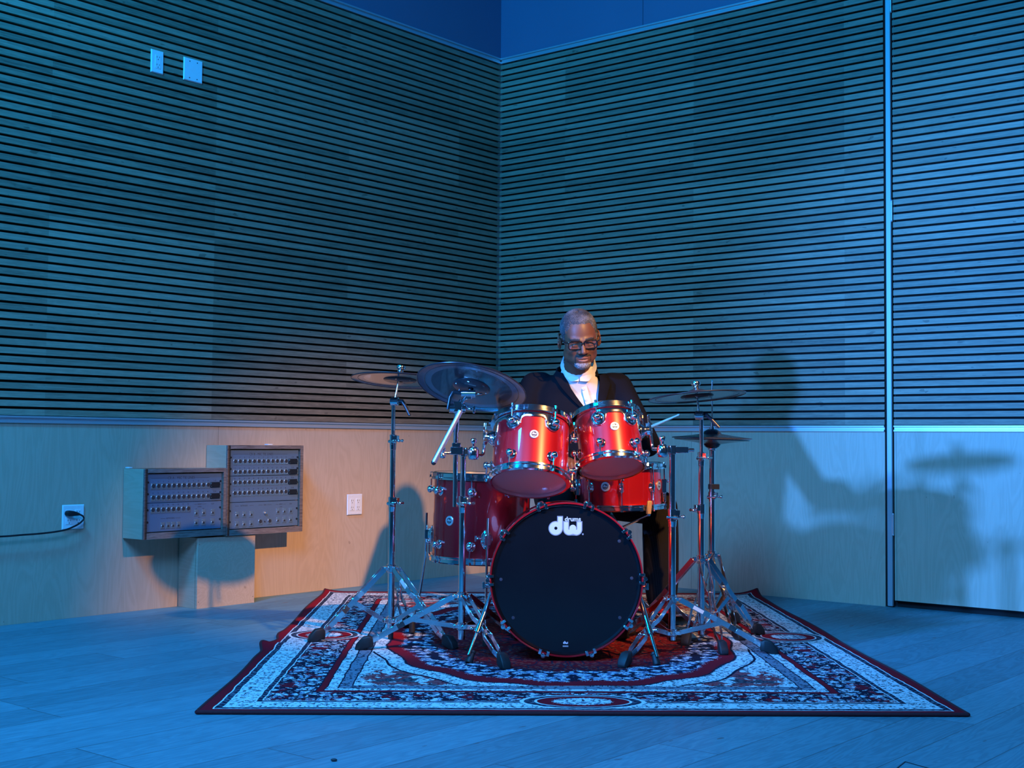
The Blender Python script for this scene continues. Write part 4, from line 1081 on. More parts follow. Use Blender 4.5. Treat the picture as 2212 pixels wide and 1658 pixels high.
m = MB().lathe([(.006, -.008), (.014, 0), (.014, .010), (.020, .016), (.018, .026), (.0001, .027)], 16, Matrix.Translation(PB + NB * .036) @ frame(NB).to_4x4()); bo.part('wing_nut', m, MAT['chrome'])
cymbal('ride_cymbal', 'largest dark cymbal tilted steeply towards the viewer above the left side', 'cymbal', PB, NB, .2145, bell=.018)
# right tom stand
Cc = (.632, 5.160)
sc_ = Stand('tom_stand', 'chrome stand right of the bass drum holding the smaller tom', 'drum stand', Cc, .218, .088, [(.424, 4.842), (1.010, 5.158), (.47, 5.48)], sticker=1)
sc_.tubes([(RZ + .05, .556, .0142), (.556, .800, .0128)])
sc_.clamp(.545, .0180, .048, R(-5))
BC = V((.592, 5.150, .800)); ball_clamp(sc_.t, (Cc[0], Cc[1], .800), BC)
m = MB().bar((Cc[0], Cc[1], .800), (Cc[0] + .062, Cc[1] - .005, .800), .022, .024, (0, 1, 0)); m.cyl((Cc[0] + .062, Cc[1] - .005, .800), (Cc[0] + .085, Cc[1] - .006, .800), .007, n=12)
sc_.t.part('clamp_arm', m, MAT['chrome'], None, .002)
bent_arm(sc_.t, BC + V((-.015, 0, .002)), (wb2.x + .012, wb2.y - .002, .802), (wb2.x - .004, wb2.y + .014, wb2.z + .06))
# right cymbal stand
D = (.788, 5.455)
sd_ = Stand('cymbal_stand', 'tall chrome cymbal stand at the right of the kit in front of the hi-hats', 'cymbal stand', D, .348, .070, [(.826, 5.145), (1.058, 5.660), (.50, 5.60)], foot_scale=.95)
sd_.tubes([(RZ + .03, .570, .0140), (.570, .775, .0118), (.775, .940, .0085)])
sd_.clamp(.556, .0170, .040, R(200)); sd_.clamp(.772, .0150, .036, R(-30))
PR = V((.770, 5.455, 1.020)); NRr = V((-.080, .085, .99)).normalized()
tilter(sd_.t, (.778, 5.452, .942), R(-8), (.045, -.015, -.050), PR + NRr * .056)
cymbal('crash_cymbal', 'dark cymbal level on the right stand, above the hi-hat pair', 'cymbal', PR, NRr, .2005, bell=.020)
# hi-hat
E_ = (.872, 5.715)
hh = Stand('hi_hat_stand', 'chrome hi-hat stand with pedal behind the right cymbal stand', 'hi-hat stand', E_, .345, .105, [(.718, 5.372), (.950, 5.520), (1.02, 6.0)], rb=.0135)
hh.tubes([(RZ + .03, .620, .0138), (.620, .815, .0125)])
hh.clamp(.600, .0165, .034, R(-15), False)
m = MB().cyl((E_[0], E_[1], .628), (E_[0], E_[1], .650), .017, n=20); m.box((E_[0] + .018, E_[1] - .005, .639), (.024, .022, .022)); hh.t.part('memory_collar', m, MAT['cymblack'], None, .001)
m = MB().lathe([(.013, 0), (.018, .004), (.018, .010), (.024, .020), (.024, .026), (.0001, .026)], 24, Matrix.Translation((E_[0], E_[1], .795))); hh.t.part('seat_cup', m, MAT['chrome'])
hh.t.part('pull_rod', MB().cyl((E_[0], E_[1], .10), (E_[0], E_[1], 1.098), .0032, n=10).sph((E_[0], E_[1], 1.098), .0042, 8), MAT['chrome'])
m = MB().cyl((E_[0], E_[1], .878), (E_[0], E_[1], .897), .011, n=16); m.cyl((E_[0], E_[1], .897), (E_[0], E_[1], .915), .0075, n=14); m.cyl((E_[0], E_[1], .905), (E_[0] + .02, E_[1] - .01, .907), .004, n=8); hh.t.part('clutch', m, MAT['chrome'])
# pedal
pm = MB(); pc = V((.70, 5.66, RZ))
pm.box((.72, 5.60, RZ + .008), (.11, .30, .016)); hh.t.part('pedal_base', pm, MAT['cymblack'], None, .003)
MP = Matrix.Translation((.72, 5.62, .075)) @ Matrix.Rotation(R(-16), 4, 'X')
fb = hh.t.part('footboard', MB().box((0, 0, 0), (.088, .27, .010), MP), MAT['chrome2'], None, .002)
m = MB()
for i in range(5):
    for k in range(11): m.cyl(MP @ V((-.03 + i * .015, -.10 + k * .02, .005)), MP @ V((-.03 + i * .015, -.10 + k * .02, .008)), .0035, n=8)
hh.t.part('grip_studs', m, MAT['cymblack'], fb)
m = MB().box((.62, 5.53, .125), (.10, .03, .018)); hh.t.part('radius_rod', m, MAT['pedalred'], None, .003)
def hat(label, z, flip, rad):
    return cymbal('hi_hat_cymbal', label, 'cymbal', (E_[0], E_[1], z), V((.020, .0, 1)), rad, bell=.022, bow=.017, group=None, underplate=False, flip=flip)
hat('upper dark hi-hat cymbal, bell up, behind the right cymbal stand', .850, False, .174)
hat('lower dark hi-hat cymbal, bell down, behind the right cymbal stand', .842, True, .164)
# snare stand
m_ = T('snare_stand', 'chrome basket stand under the snare drum, mostly behind the bass drum', 'drum stand', (.47, 5.72, RZ))
bz = SN.z - SH / 2 - .030
cz = .455
for k, a in enumerate((R(-58), R(100), R(200))):
    d = V((math.cos(a), math.sin(a), 0)); e = V((.475, 5.735, 0)) + d * (SR + .024)
    m = MB(); s0 = V((.475, 5.735, cz)); e1 = V((e.x, e.y, bz - .004)); m.bar(s0, e1, .016, .005, (-d.y, d.x, 0)); m.bar(e1, e1 + V((0, 0, .058)) + d * .006, .016, .005, (-d.y, d.x, 0))
    ar = m_.part('basket_arm', m, MAT['chrome2'], None, .001)
    m = MB(); m.bar(e1 - d * .002 + V((0, 0, .004)), e1 + V((0, 0, .062)) + d * .006, .024, .012, (-d.y, d.x, 0)); m_.part('grip', m, MAT['litgrip'] if k == 0 else MAT['rubber'], ar, .004)  # first grip uses the warm-lit copy of the rubber, the others plain rubber
m = MB().cyl((.475, 5.735, .40), (.475, 5.735, cz + .01), .016, n=18); m.box((.475, 5.72, .43), (.03, .03, .05)); m_.part('basket_hub', m, MAT['chrome'], None, .002)
m_.part('pole', MB().cyl((.475, 5.735, RZ + .06), (.475, 5.735, .40), .0125, n=20), MAT['chrome'])
for a in (R(-150), R(-30), R(90)):
    d = V((math.cos(a), math.sin(a), 0)); c0 = V((.475, 5.735, .22)); f = V((.475, 5.735, 0)) + d * .24; f.z = RZ + .02
    m = MB().bar(c0 + d * .02, f, .004, .018, (-d.y, d.x, 0)); l = m_.part('leg', m, MAT['chrome2'], None, .001)
    mm = MB(); rubber_block(mm, (f.x, f.y, RZ), d, .8); m_.part('rubber_foot', mm, MAT['rubber'], l, .002)
# bass drum pedal
pd = T('bass_drum_pedal', 'kick pedal clamped behind the bass drum, mostly hidden', 'pedal', (.25, 5.62, RZ))
pd.part('base_plate', MB().box((.25, 5.66, RZ + .006), (.10, .34, .012)), MAT['cymblack'], None, .002)
MP2 = Matrix.Translation((.25, 5.68, .070)) @ Matrix.Rotation(R(-14), 4, 'X')
pd.part('footboard', MB().box((0, 0, 0), (.085, .28, .010), MP2), MAT['chrome2'], None, .002)
pd.part('posts', MB().cyl((.19, 5.54, RZ), (.19, 5.54, .24), .010, n=14).cyl((.31, 5.54, RZ), (.31, 5.54, .24), .010, n=14).cyl((.17, 5.54, .235), (.33, 5.54, .235), .008, n=14), MAT['chrome'], None)
pd.part('beater', MB().cyl((.25, 5.54, .235), (.25, 5.53, .37), .005, n=10).cyl((.25, 5.505, .375), (.25, 5.545, .375), .025, n=20), MAT['felt'])
# floor box lid at the lower right of the frame
fb_ = T('floor_box', 'wooden floor box lid with a dark seam, at the bottom right edge', 'floor hatch', (.985, 3.38, 0))
m = MB()
P4 = [V((1.015, 3.437, 0)), V((.972, 3.385, 0)), V((.90, 3.30, 0)), V((1.03, 3.19, 0)), V((1.13, 3.33, 0))]
poly = [(1.034, 3.466), (.977, 3.371), (1.033, 3.276), (1.090, 3.371)]
fb_.part('lid', MB().prism(poly, -.004, .0016), MAT['floor'])
for i in range(4):
    a, b = poly[i], poly[(i + 1) % 4]; m.bar((a[0], a[1], .0012), (b[0], b[1], .0012), .004, .003, (0, 0, 1))
fb_.part('seam_frame', m, MAT['ink'])
tag(obj('debris_speck', MB().sph((-.452, 3.43, .004), (.009, .005, .004), 10), MAT['ink']), 'tiny dark scrap on the bare floor at the bottom edge', 'debris')

# ------------------------------------------------------------------ drummer
def bake_remesh(mb, voxel, smooth_it=6, fac=.5, name='clay'):
    me = mb.mesh(name, 0, False) if isinstance(mb, MB) else mb
    o = bpy.data.objects.new(name, me); COL.objects.link(o)
    r = o.modifiers.new('r', 'REMESH'); r.mode = 'VOXEL'; r.voxel_size = voxel
    if smooth_it:
        s = o.modifiers.new('s', 'SMOOTH'); s.iterations = smooth_it; s.factor = fac
    dg = bpy.context.evaluated_depsgraph_get(); dg.update()
    out = bpy.data.meshes.new_from_object(o.evaluated_get(dg))
    bpy.data.objects.remove(o); bpy.data.meshes.remove(me)
    out.materials.clear(); out.polygons.foreach_set('use_smooth', [True] * len(out.polygons))
    return out
def limb(m, pts, rads, n=18):
    """rounded capsule chain"""
    for i, (p, r) in enumerate(zip(pts, rads)): m.sph(p, r, n)
    for i in range(len(pts) - 1): m.cyl(pts[i], pts[i + 1], rads[i], rads[i + 1], n)
def loft(m, secs, n=28):
    """secs: (centre, half width x, half depth y, power)"""
    vs = []; fs = []
    for c, a, b, p in secs:
        for j in range(n):
            t = 2 * PI * j / n; ct, s_ = math.cos(t), math.sin(t)
            vs.append((c[0] + a * math.copysign(abs(ct) ** (2 / p), ct), c[1] + b * math.copysign(abs(s_) ** (2 / p), s_), c[2]))
    for i in range(len(secs) - 1):
        for j in range(n): fs.append((i * n + j, i * n + (j + 1) % n, (i + 1) * n + (j + 1) % n, (i + 1) * n + j))
    fs.append(tuple(range(n))[::-1]); fs.append(tuple((len(secs) - 1) * n + j for j in range(n)))
    m.add(vs, fs)
# skeleton
PX = .300
HC = V((.307, 6.020, 1.307)); HS = 1.055
HR = (Matrix.Rotation(R(-5.5), 3, 'Y') @ Matrix.Rotation(R(5), 3, 'Z') @ Matrix.Rotation(R(19), 3, 'X'))
SH_R, EL_R, WR_R = V((.108, 6.215, 1.085)), V((.020, 6.110, .820)), V((.218, 5.900, .760))
SH_L, EL_L, WR_L = V((.500, 6.215, 1.085)), V((.628, 6.075, .820)), V((.570, 5.860, .872))
HIP_R, KN_R, AN_R = V((.205, 6.27, .570)), V((.195, 5.835, .555)), V((.215, 5.80, .115))
HIP_L, KN_L, AN_L = V((.400, 6.27, .570)), V((.668, 5.905, .535)), V((.668, 5.83, .115))
# head as a signed distance field, then ray-marched to a surface
def ell(P, c, r):
    q = (P - np.array(c)); k0 = np.linalg.norm(q / np.array(r), axis=-1); k1 = np.linalg.norm(q / np.array(r) ** 2, axis=-1)
    return k0 * (k0 - 1) / np.maximum(k1, 1e-9)
def cap(P, a, b, ra, rb):
    a, b = np.array(a), np.array(b); d = b - a; t = np.clip(((P - a) @ d) / (d @ d), 0, 1)
    return np.linalg.norm(P - (a + t[..., None] * d), axis=-1) - (ra + (rb - ra) * t)
def smin(a, b, k): h = np.clip(.5 + .5 * (b - a) / k, 0, 1); return b + (a - b) * h - k * h * (1 - h)
def smax(a, b, k): return -smin(-a, -b, k)
def head_sdf(P):
    f = ell(P, (0, .014, .036), (.077, .100, .090))
    f = smin(f, ell(P, (0, -.030, -.030), (.066, .064, .086)), .03)
    f = smin(f, ell(P, (0, -.038, -.082), (.054, .052, .040)), .03)
    f = smin(f, ell(P, (0, -.072, -.106), (.026, .022, .020)), .022)
    for s in (-1, 1):
        f = smin(f, ell(P, (s * .040, -.060, -.034), (.024, .028, .024)), .02)
        f = smin(f, ell(P, (s * .052, .0, -.075), (.020, .038, .030)), .025)
        f = smin(f, cap(P, (s * .012, -.089, .010), (s * .046, -.075, .012), .008, .006), .014)
        f = smax(f, -ell(P, (s * .031, -.106, -.012), (.020, .017, .012)), .014)
        f = smin(f, ell(P, (s * .031, -.0770, -.013), (.0170, .0140, .0120)), .004)
    f = smin(f, cap(P, (0, -.090, .002), (0, -.108, -.034), .0085, .0115), .010)
    f = smin(f, ell(P, (0, -.112, -.041), (.0125, .0115, .0105)), .006)
    for s in (-1, 1): f = smin(f, ell(P, (s * .0155, -.099, -.044), (.0095, .0115, .0085)), .006)
    f = smin(f, ell(P, (0, -.078, -.072), (.030, .020, .020)), .015)
    f = smin(f, cap(P, (-.019, -.088, -.0705), (.019, -.088, -.0705), .0052, .0052), .005)
    f = smin(f, cap(P, (-.015, -.088, -.0835), (.015, -.088, -.0835), .0068, .0068), .005)
    f = smax(f, -cap(P, (-.022, -.099, -.0768), (.022, -.099, -.0768), .0038, .0038), .003)
    return f
NA, NE = 220, 150
HO = np.array([0, -.008, -.01])
az = np.linspace(0, 2 * PI, NA, endpoint=False); el = np.linspace(-PI / 2, PI / 2, NE)
AZ, EL = np.meshgrid(az, el, indexing='ij')
DIR = np.stack([np.sin(AZ) * np.cos(EL), -np.cos(AZ) * np.cos(EL), np.sin(EL)], -1)
lo = np.full(AZ.shape, .0); step = .0025; rr = np.arange(.02, .17, step); prev = head_sdf(HO + DIR * rr[0]); hit = np.full(AZ.shape, .02)
for r0, r1 in zip(rr[:-1], rr[1:]):
    cur = head_sdf(HO + DIR * r1); c_ = (prev <= 0) & (cur > 0)
    hit = np.where(c_, r0 + step * prev / (prev - cur + 1e-12), hit); prev = cur
SURF = HO + DIR * hit[..., None]
def hw(p): return HC + HR @ V((p[0] * HS, p[1] * HS, p[2] * HS * .95))
def head_patch(mask, off, jitter=0, seed=0, edge=0):
    """open shell following the head where mask(x,y,z)>0, lifted by off*smoothstep"""
    Mk = mask(SURF[..., 0], SURF[..., 1], SURF[..., 2]) + (np.random.RandomState(seed + 50).rand(*AZ.shape) - .5) * edge
    h = np.clip(Mk, 0, 1); h = h * h * (3 - 2 * h)
    keep = Mk > 0
    m = MB(); idx = -np.ones(AZ.shape, int); vs = []
    rng = np.random.RandomState(seed); J = rng.rand(*AZ.shape)
    use = keep | np.roll(keep, 1, 0) | np.roll(keep, -1, 0) | np.roll(keep, 1, 1) | np.roll(keep, -1, 1)
    for i in range(NA):
        for k in range(NE):
            if use[i, k]:
                o = off * h[i, k] * (1 - jitter + jitter * J[i, k]) - (.0012 if not keep[i, k] else 0)
                idx[i, k] = len(vs); vs.append(hw(SURF[i, k] + DIR[i, k] * o))
    fs = []
    for i in range(NA):
        i2 = (i + 1) % NA
        for k in range(NE - 1):
            q = (idx[i, k], idx[i2, k], idx[i2, k + 1], idx[i, k + 1])
            if min(q) >= 0 and (keep[i, k] or keep[i2, k] or keep[i2, k + 1] or keep[i, k + 1]): fs.append(q)
    return m.add(vs, fs)
hm = MB(); vs = [hw(p) for p in SURF.reshape(-1, 3)]; fs = []
for i in range(NA):
    i2 = (i + 1) % NA
    for k in range(NE - 1): fs.append((i * NE + k, i2 * NE + k, i2 * NE + k + 1, i * NE + k + 1))
def hand(m, wrist, dirv, palm_n, thumb_side, curl, s=1.0):
    """closed-ish hand: dirv towards the knuckles, palm_n out of the palm, thumb_side +-1"""
    d = V(dirv).normalized(); pn = V(palm_n); pn = (pn - d * pn.dot(d)).normalized(); sd = d.cross(pn) * thumb_side
    w = V(wrist)
    # palm as a rounded slab
    for t in (.022, .045, .068, .088):
        for q in (-.028, -.010, .010, .028): m.sph(w + d * t * s + sd * q * s * (.8 + t * 2.2), .0165 * s, 10)
    lens = [(.043, .026, .021), (.048, .030, .023), (.045, .028, .022), (.035, .021, .018)]
    for i, (L, q) in enumerate(zip(lens, (.034, .0115, -.0115, -.033))):
        p = w + d * (.095 - .004 * abs(i - 1)) * s + sd * q * s; a = 0; pts = [p - d * .01 * s, p]
        for j, l in enumerate(L):
            a += curl[j]; v = d * math.cos(a) + pn * math.sin(a); p = p + v * l * s; pts.append(p)
        limb(m, pts, [.0098 * s, .0098 * s, .0092 * s, .0086 * s, .0074 * s], 10)
    b = w + d * .028 * s + sd * .030 * s; t1 = b + (sd * .75 + d * .6 + pn * .25).normalized() * .040 * s; t2 = t1 + (d * .85 + pn * .75 + sd * .0).normalized() * .032 * s; t3 = t2 + (d * .6 + pn * .9 - sd * .4).normalized() * .024 * s
    limb(m, [w + d * .018 * s + sd * .015 * s, b, t1, t2, t3], [.016 * s, .0145 * s, .0115 * s, .0105 * s, .0085 * s], 10)
    return w + d * .080 * s + pn * .030 * s, sd
body = MB(); body.add(vs, fs)
for s_ in (-1, 1):          # ears
    c_ = hw((s_ * .084, .016, -.012)); Mx = HR @ Matrix.Rotation(R(s_ * 18), 3, 'Z') @ Matrix.Rotation(R(-12), 3, 'X')
    for k in range(14):
        a = R(-70 + 300 * k / 13); p = V((s_ * .004, math.cos(a) * .017, math.sin(a) * .031 + (.0)))
        body.sph(c_ + Mx @ p * HS, .0056, 8)
    body.sph(c_ + Mx @ V((0, -.002, -.028)) * HS, (.0075, .010, .011), 10); body.sph(c_ + Mx @ V((-s_ * .006, -.004, 0)) * HS, (.007, .015, .024), 10, Mx.to_4x4())
limb(body, [V((.303, 6.165, 1.08)), V((.303, 6.130, 1.15)), V((.305, 6.06, 1.215))], [.072, .066, .060])
torso_secs = [((.302, 6.27, .50), .155, .125, 2.4), ((.302, 6.27, .60), .165, .135, 2.4), ((.301, 6.245, .72), .165, .145, 2.4), ((.300, 6.225, .85), .170, .138, 2.4), ((.300, 6.215, .97), .180, .125, 2.4), ((.302, 6.212, 1.05), .175, .105, 2.2), ((.303, 6.205, 1.11), .120, .080, 2.1), ((.303, 6.190, 1.135), .070, .065, 2)]
loft(body, torso_secs)
limb(body, [SH_R, EL_R, WR_R], [.055, .043, .030]); limb(body, [SH_L, EL_L, WR_L], [.055, .043, .030])
limb(body, [HIP_R, KN_R, AN_R], [.085, .058, .042]); limb(body, [HIP_L, KN_L, AN_L], [.085, .058, .042])
limb(body, [AN_R, V((.215, 5.66, .095))], [.042, .035]); limb(body, [AN_L, V((.690, 5.69, .095))], [.042, .035])
grip_r, sd_r = hand(body, WR_R, V((.075, -.10, -.035)), (-.1, -.25, -1), -1, (.75, .95, .6))
grip_l, sd_l = hand(body, WR_L, V((-.075, -.075, .012)), (-.05, -.1, -1), 1, (.75, .95, .6))
ROOT = V((.30, 6.2, RZ))
man = T('person', 'seated person in dark jacket, white shirt and glasses looking down behind the drums', 'person', ROOT)
off = man.off
bm_me = bake_remesh(body, .0034, 3, .5, 'body')
bm_me.transform(off)
bo_ = obj('body', bm_me, MAT['skin'], man.root)
# hair, brows, beard, lips
def ss(a, b, x): return np.clip((x - a) / (b - a), -1, 1)
def hair_mask(x, y, z):
    front = z - (.080 - .016 * (np.abs(x) / .05) ** 2 * .0 - np.clip((np.abs(x) - .040) / .02, 0, 1) * .035)
    front = np.where(np.abs(x) > .062, z - .030 + np.clip((y + .02) / .03, 0, 1) * .038, front)
    side = np.minimum(z - (-.018), y + .040)
    back = np.minimum(z + .070, y - .035)
    f = np.maximum(np.where(y < -.035, front, np.minimum(front, 1)), np.maximum(np.minimum(side, 9), back))
    f = np.where((y >= -.035), np.maximum(np.maximum(front, side), back), front)
    ear = np.sqrt((y - .012) ** 2 + (z + .012) ** 2) - .030
    f = np.where(np.abs(x) > .05, np.minimum(f, ear), f)
    return f / .012
man.part('hair', head_patch(hair_mask, .0055, .35, 3, .5), MAT['hair'], bo_)
def goatee(x, y, z):
    a = np.minimum(np.minimum((.036 - np.abs(x)), -.0945 - z - .05 * np.maximum(0, .016 - np.abs(x))), (-.052 - y))
    b = np.minimum(np.minimum(.0365 - np.abs(x), np.abs(x) - .0325), np.minimum(-.072 - z, -.050 - y)); b = np.where(z < -.118, -1, b)
    a = np.where(z < -.140, -1, a)
    return a / .006
man.part('goatee', head_patch(goatee, .0055, .5, 5, .9), MAT['beard'], bo_)
def stache(x, y, z):
    zc = -.0575 - .10 * np.abs(x); m1 = np.minimum(.0058 - np.abs(z - zc), .034 - np.abs(x)); m2 = np.minimum(np.minimum(.0355 - np.abs(x), np.abs(x) - .0305), np.minimum(-.058 - z, z + .100)); return np.where(y < -.045, np.maximum(m1, m2) / .004, -1)
man.part('moustache', head_patch(stache, .0024, .5, 6, .9), MAT['brow'], bo_)
def brow(s):
    def f(x, y, z):
        zc = .0155 - .10 * np.abs(np.abs(x) - .032); return np.where((y < -.03) & (x * s > 0), np.minimum(.0050 - np.abs(z - zc), np.minimum(np.abs(x) - .012, .053 - np.abs(x))) / .004, -1)
    return f
for s_ in (-1, 1): man.part('eyebrow', head_patch(brow(s_), .0016, .3, 8, .6), MAT['brow'], bo_)
def lipm(x, y, z): return np.where(y < -.05, np.minimum(np.minimum(.0215 - np.abs(x), .012 - np.abs(z + .0775) - .16 * np.abs(x)), np.abs(z + .0768) - .0008) / .003, -1)
man.part('lips', head_patch(lipm, .0009, 0, 1), MAT['lips'], bo_)
def lash(s):
    def f(x, y, z):
        zc = -.0185 + .09 * (np.abs(x) - .031) ** 2 / .016; return np.where((y < -.04) & (x * s > 0), np.minimum(.0016 - np.abs(z - zc), .0145 - np.abs(np.abs(x) - .031)) / .0012, -1)
    return f
for s_ in (-1, 1): man.part('eyelashes', head_patch(lash(s_), .0012, 0, 1), MAT['brow'], bo_)
# glasses (one worn item, its own object tree under the person's body)
def rrect(w, h, r, n=6):
    out = []
    for cx, cy, a0 in ((w / 2 - r, h / 2 - r, 0), (-w / 2 + r, h / 2 - r, 90), (-w / 2 + r, -h / 2 + r * 1.4, 180), (w / 2 - r, -h / 2 + r * 1.4, 270)):
        for k in range(n + 1): a = R(a0 + 90 * k / n); out.append((cx + r * math.cos(a), cy + r * math.sin(a)))
    return out
gm = MB(); GY = -.104
for s_ in (-1, 1):
    rim = [hw((s_ * .0335 + x * (1 - .0 * y), GY + abs(s_ * .0335 + x) * .10 + (y - 0) * -.10, -.010 + y)) for x, y in rrect(.057, .043, .011)]
    gm.tube(rim + [rim[0], rim[1]], .0029, 8, False)
    gm.bar(hw((s_ * .040, GY + .004, .0085)), hw((s_ * .060, GY + .006, .0085)), .0055, .004, (0, 0, 1))
    gm.tube([hw((s_ * .0625, GY + .007, .005)), hw((s_ * .075, GY + .016, .005)), hw((s_ * .083, -.04, .006)), hw((s_ * .086, .012, .004)), hw((s_ * .084, .030, -.012))], [.0032, .003, .0026, .0026, .002], 8)
gm.tube([hw((-.0085, GY, -.002)), hw((0, GY - .002, .0005)), hw((.0085, GY, -.002))], .0028, 8)
gl = man.part('glasses', gm, MAT['glasses'], bo_)
for s_ in (-1, 1):
    lm = MB(); pts = [V(hw((s_ * .0335 + x, GY + abs(s_ * .0335 + x) * .10 - y * .10, -.010 + y))) for x, y in rrect(.056, .042, .011)]
    nrm = (HR @ V((0, -1, 0))) * .0012; n_ = len(pts)
    lm.add([p for p in pts] + [p + nrm for p in pts], [tuple(range(n_)), tuple(range(n_, 2 * n_))[::-1]] + [(i, (i + 1) % n_, n_ + (i + 1) % n_, n_ + i) for i in range(n_)])
    man.part('lens', lm, MAT['lens'], None if False else bo_)
    man.part('hinge_pin', MB().bar(hw((s_ * .0585, GY + .0035, .009)), hw((s_ * .0635, GY + .0045, .0085)), .003, .002, (0, 0, 1)), MAT['brass'], bo_)
# shirt: torso shell a little outside the body, collar and placket
sh = MB()
loft(sh, [((c[0], c[1] - .004, c[2]), a + .006, b + .008, p) for c, a, b, p in torso_secs[1:-2]] + [((.304, 6.178, 1.095), .118, .104, 2.1), ((.308, 6.142, 1.145), .082, .094, 2), ((.309, 6.122, 1.180), .074, .078, 2)])
me = bake_remesh(sh, .007, 6, .5, 'shirt'); me.transform(off); shirt = obj('shirt', me, MAT['shirt'], man.root)
# collar band and turned-down leaves round the neck
NC = V((.311, 6.128, 1.196)); Mn = Matrix.Translation(NC) @ Matrix.Rotation(R(40), 4, 'X') @ Matrix.Diagonal((1.0, 1.14, 1, 1))
m = MB(); vs = []; fs = []
def col_sec(a):
    # local angle a from front (0) ; returns inner-top, outer-top, outer-bottom
    fr = abs(a) / PI
    zt = .004 + .016 * fr; zb = -.020 + .004 * fr - .004 * max(0, 1 - abs(abs(a) - .42) / .35)
    r0, r1, r2 = .071, .076, .085 + .014 * max(0, 1 - abs(a) / 1.2) + .010 * max(0, 1 - abs(abs(a) - .40) / .33)
    return [(r0, zb + .004), (r0, zt), (.0765, zt + .003), (r1, zt), (r2, zb), (r2 - .004, zb - .001)]
K = 84; a0 = .03
for i in range(K + 1):
    a = a0 + (2 * PI - 2 * a0) * i / K; aa = a if a <= PI else a - 2 * PI
    for r_, z in col_sec(aa): vs.append((math.sin(a) * r_, -math.cos(a) * r_, z))
for i in range(K):
    for k in range(6): fs.append((i * 6 + k, (i + 1) * 6 + k, (i + 1) * 6 + (k + 1) % 6, i * 6 + (k + 1) % 6))
fs += [tuple(range(6)), tuple(range(K * 6, K * 6 + 6))[::-1]]
m.add(vs, fs, Mn); man.part('collar', m, MAT['shirt'], shirt)
CHY = lambda z: 6.205 - (.130 + .02 * max(0, min(1, (1.06 - z) / .15)))   # shirt front surface depth
def front_y(x, z, extra=.012):
    """depth of the chest front at (x, z)"""
    import bisect
    S_ = torso_secs
    for i in range(len(S_) - 1):
        z0, z1 = S_[i][0][2], S_[i + 1][0][2]
        if z0 <= z <= z1 or i == len(S_) - 2:
            t = max(0, min(1, (z - z0) / (z1 - z0))); lerp = lambda a, b: a + (b - a) * t
            cx, cy = lerp(S_[i][0][0], S_[i + 1][0][0]), lerp(S_[i][0][1], S_[i + 1][0][1]); a, b, p = (lerp(S_[i][k], S_[i + 1][k]) for k in (1, 2, 3))
            u = min(.999, abs(x - cx) / (a + extra)); return cy - (b + extra) * (1 - u ** p) ** (1 / p)
m = MB(); path = [(.322 + .045 * (1.13 - z) / .17, z) for z in (1.128, 1.10, 1.07, 1.04, 1.01, .98, .95, .92)]
for i in range(len(path) - 1):
    (xa, za), (xb, zb) = path[i], path[i + 1]
    ex = lambda z: .0215 + .024 * max(0, min(1, (z - 1.05) / .06)); m.bar((xa, front_y(xa, za, ex(za)), za), (xb, front_y(xb, zb, ex(zb)), zb - .001), .026, .003, (1, 0, 0))
pk = man.part('placket', m, MAT['shirt'], shirt)
for x_, z_ in ((.322, 1.112), (.331, 1.072), (.344, 1.022), (.357, .972)):
    man.part('button', MB().cyl((x_, front_y(x_, z_, .0185 + ex(z_) - .0165), z_), (x_, front_y(x_, z_, .0215 + ex(z_) - .0165), z_), .0052, n=12), MAT['button'], shirt)
# jacket with a V cut
jk = MB()
loft(jk, [((c[0], c[1] + (0.0), c[2]), a + .030, b + .030, p) for c, a, b, p in torso_secs[1:5]] + [((.302, 6.212, 1.05), .205, .130, 2.3), ((.303, 6.196, 1.108), .150, .128, 2.1), ((.303, 6.175, 1.150), .100, .104, 2)])
limb(jk, [SH_R + V((.03, 0, .004)), SH_R, EL_R, WR_R + (EL_R - WR_R) * .10], [.070, .073, .061, .046]); limb(jk, [SH_L + V((-.03, 0, .004)), SH_L, EL_L, WR_L + (EL_L - WR_L) * .10], [.070, .073, .061, .046])
me = bake_remesh(jk, .008, 8, .5, 'jacket')
VP = [(.190, 1.26), (.222, 1.190), (.236, 1.150), (.272, 1.075), (.322, 1.005), (.372, .940), (.392, .940), (.399, 1.030), (.408, 1.120), (.404, 1.165), (.42, 1.26)]
def inpoly(x, z):
    c = False; n = len(VP)
    for i in range(n):
        x1, z1 = VP[i]; x2, z2 = VP[(i + 1) % n]
        if (z1 > z) != (z2 > z) and x < (x2 - x1) * (z - z1) / (z2 - z1) + x1: c = not c
    return c
bm = bmesh.new(); bm.from_mesh(me)
# cut cleanly along the V edges, then delete the inside
for i in range(len(VP) - 1):
    (x1, z1), (x2, z2) = VP[i], VP[i + 1]
    geom = [f for f in bm.faces if f.calc_center_median().y < 6.16 and f.calc_center_median().z > .90]
    ge = list({e for f in geom for e in f.edges}); gv = list({v for f in geom for v in f.verts})
    bmesh.ops.bisect_plane(bm, geom=geom + ge + gv, plane_co=(x1, 0, z1), plane_no=(z2 - z1, 0, -(x2 - x1)), dist=1e-5)
kill = [f for f in bm.faces if (lambda c: (c.y < 6.16 and inpoly(c.x, c.z)))(f.calc_center_median())]
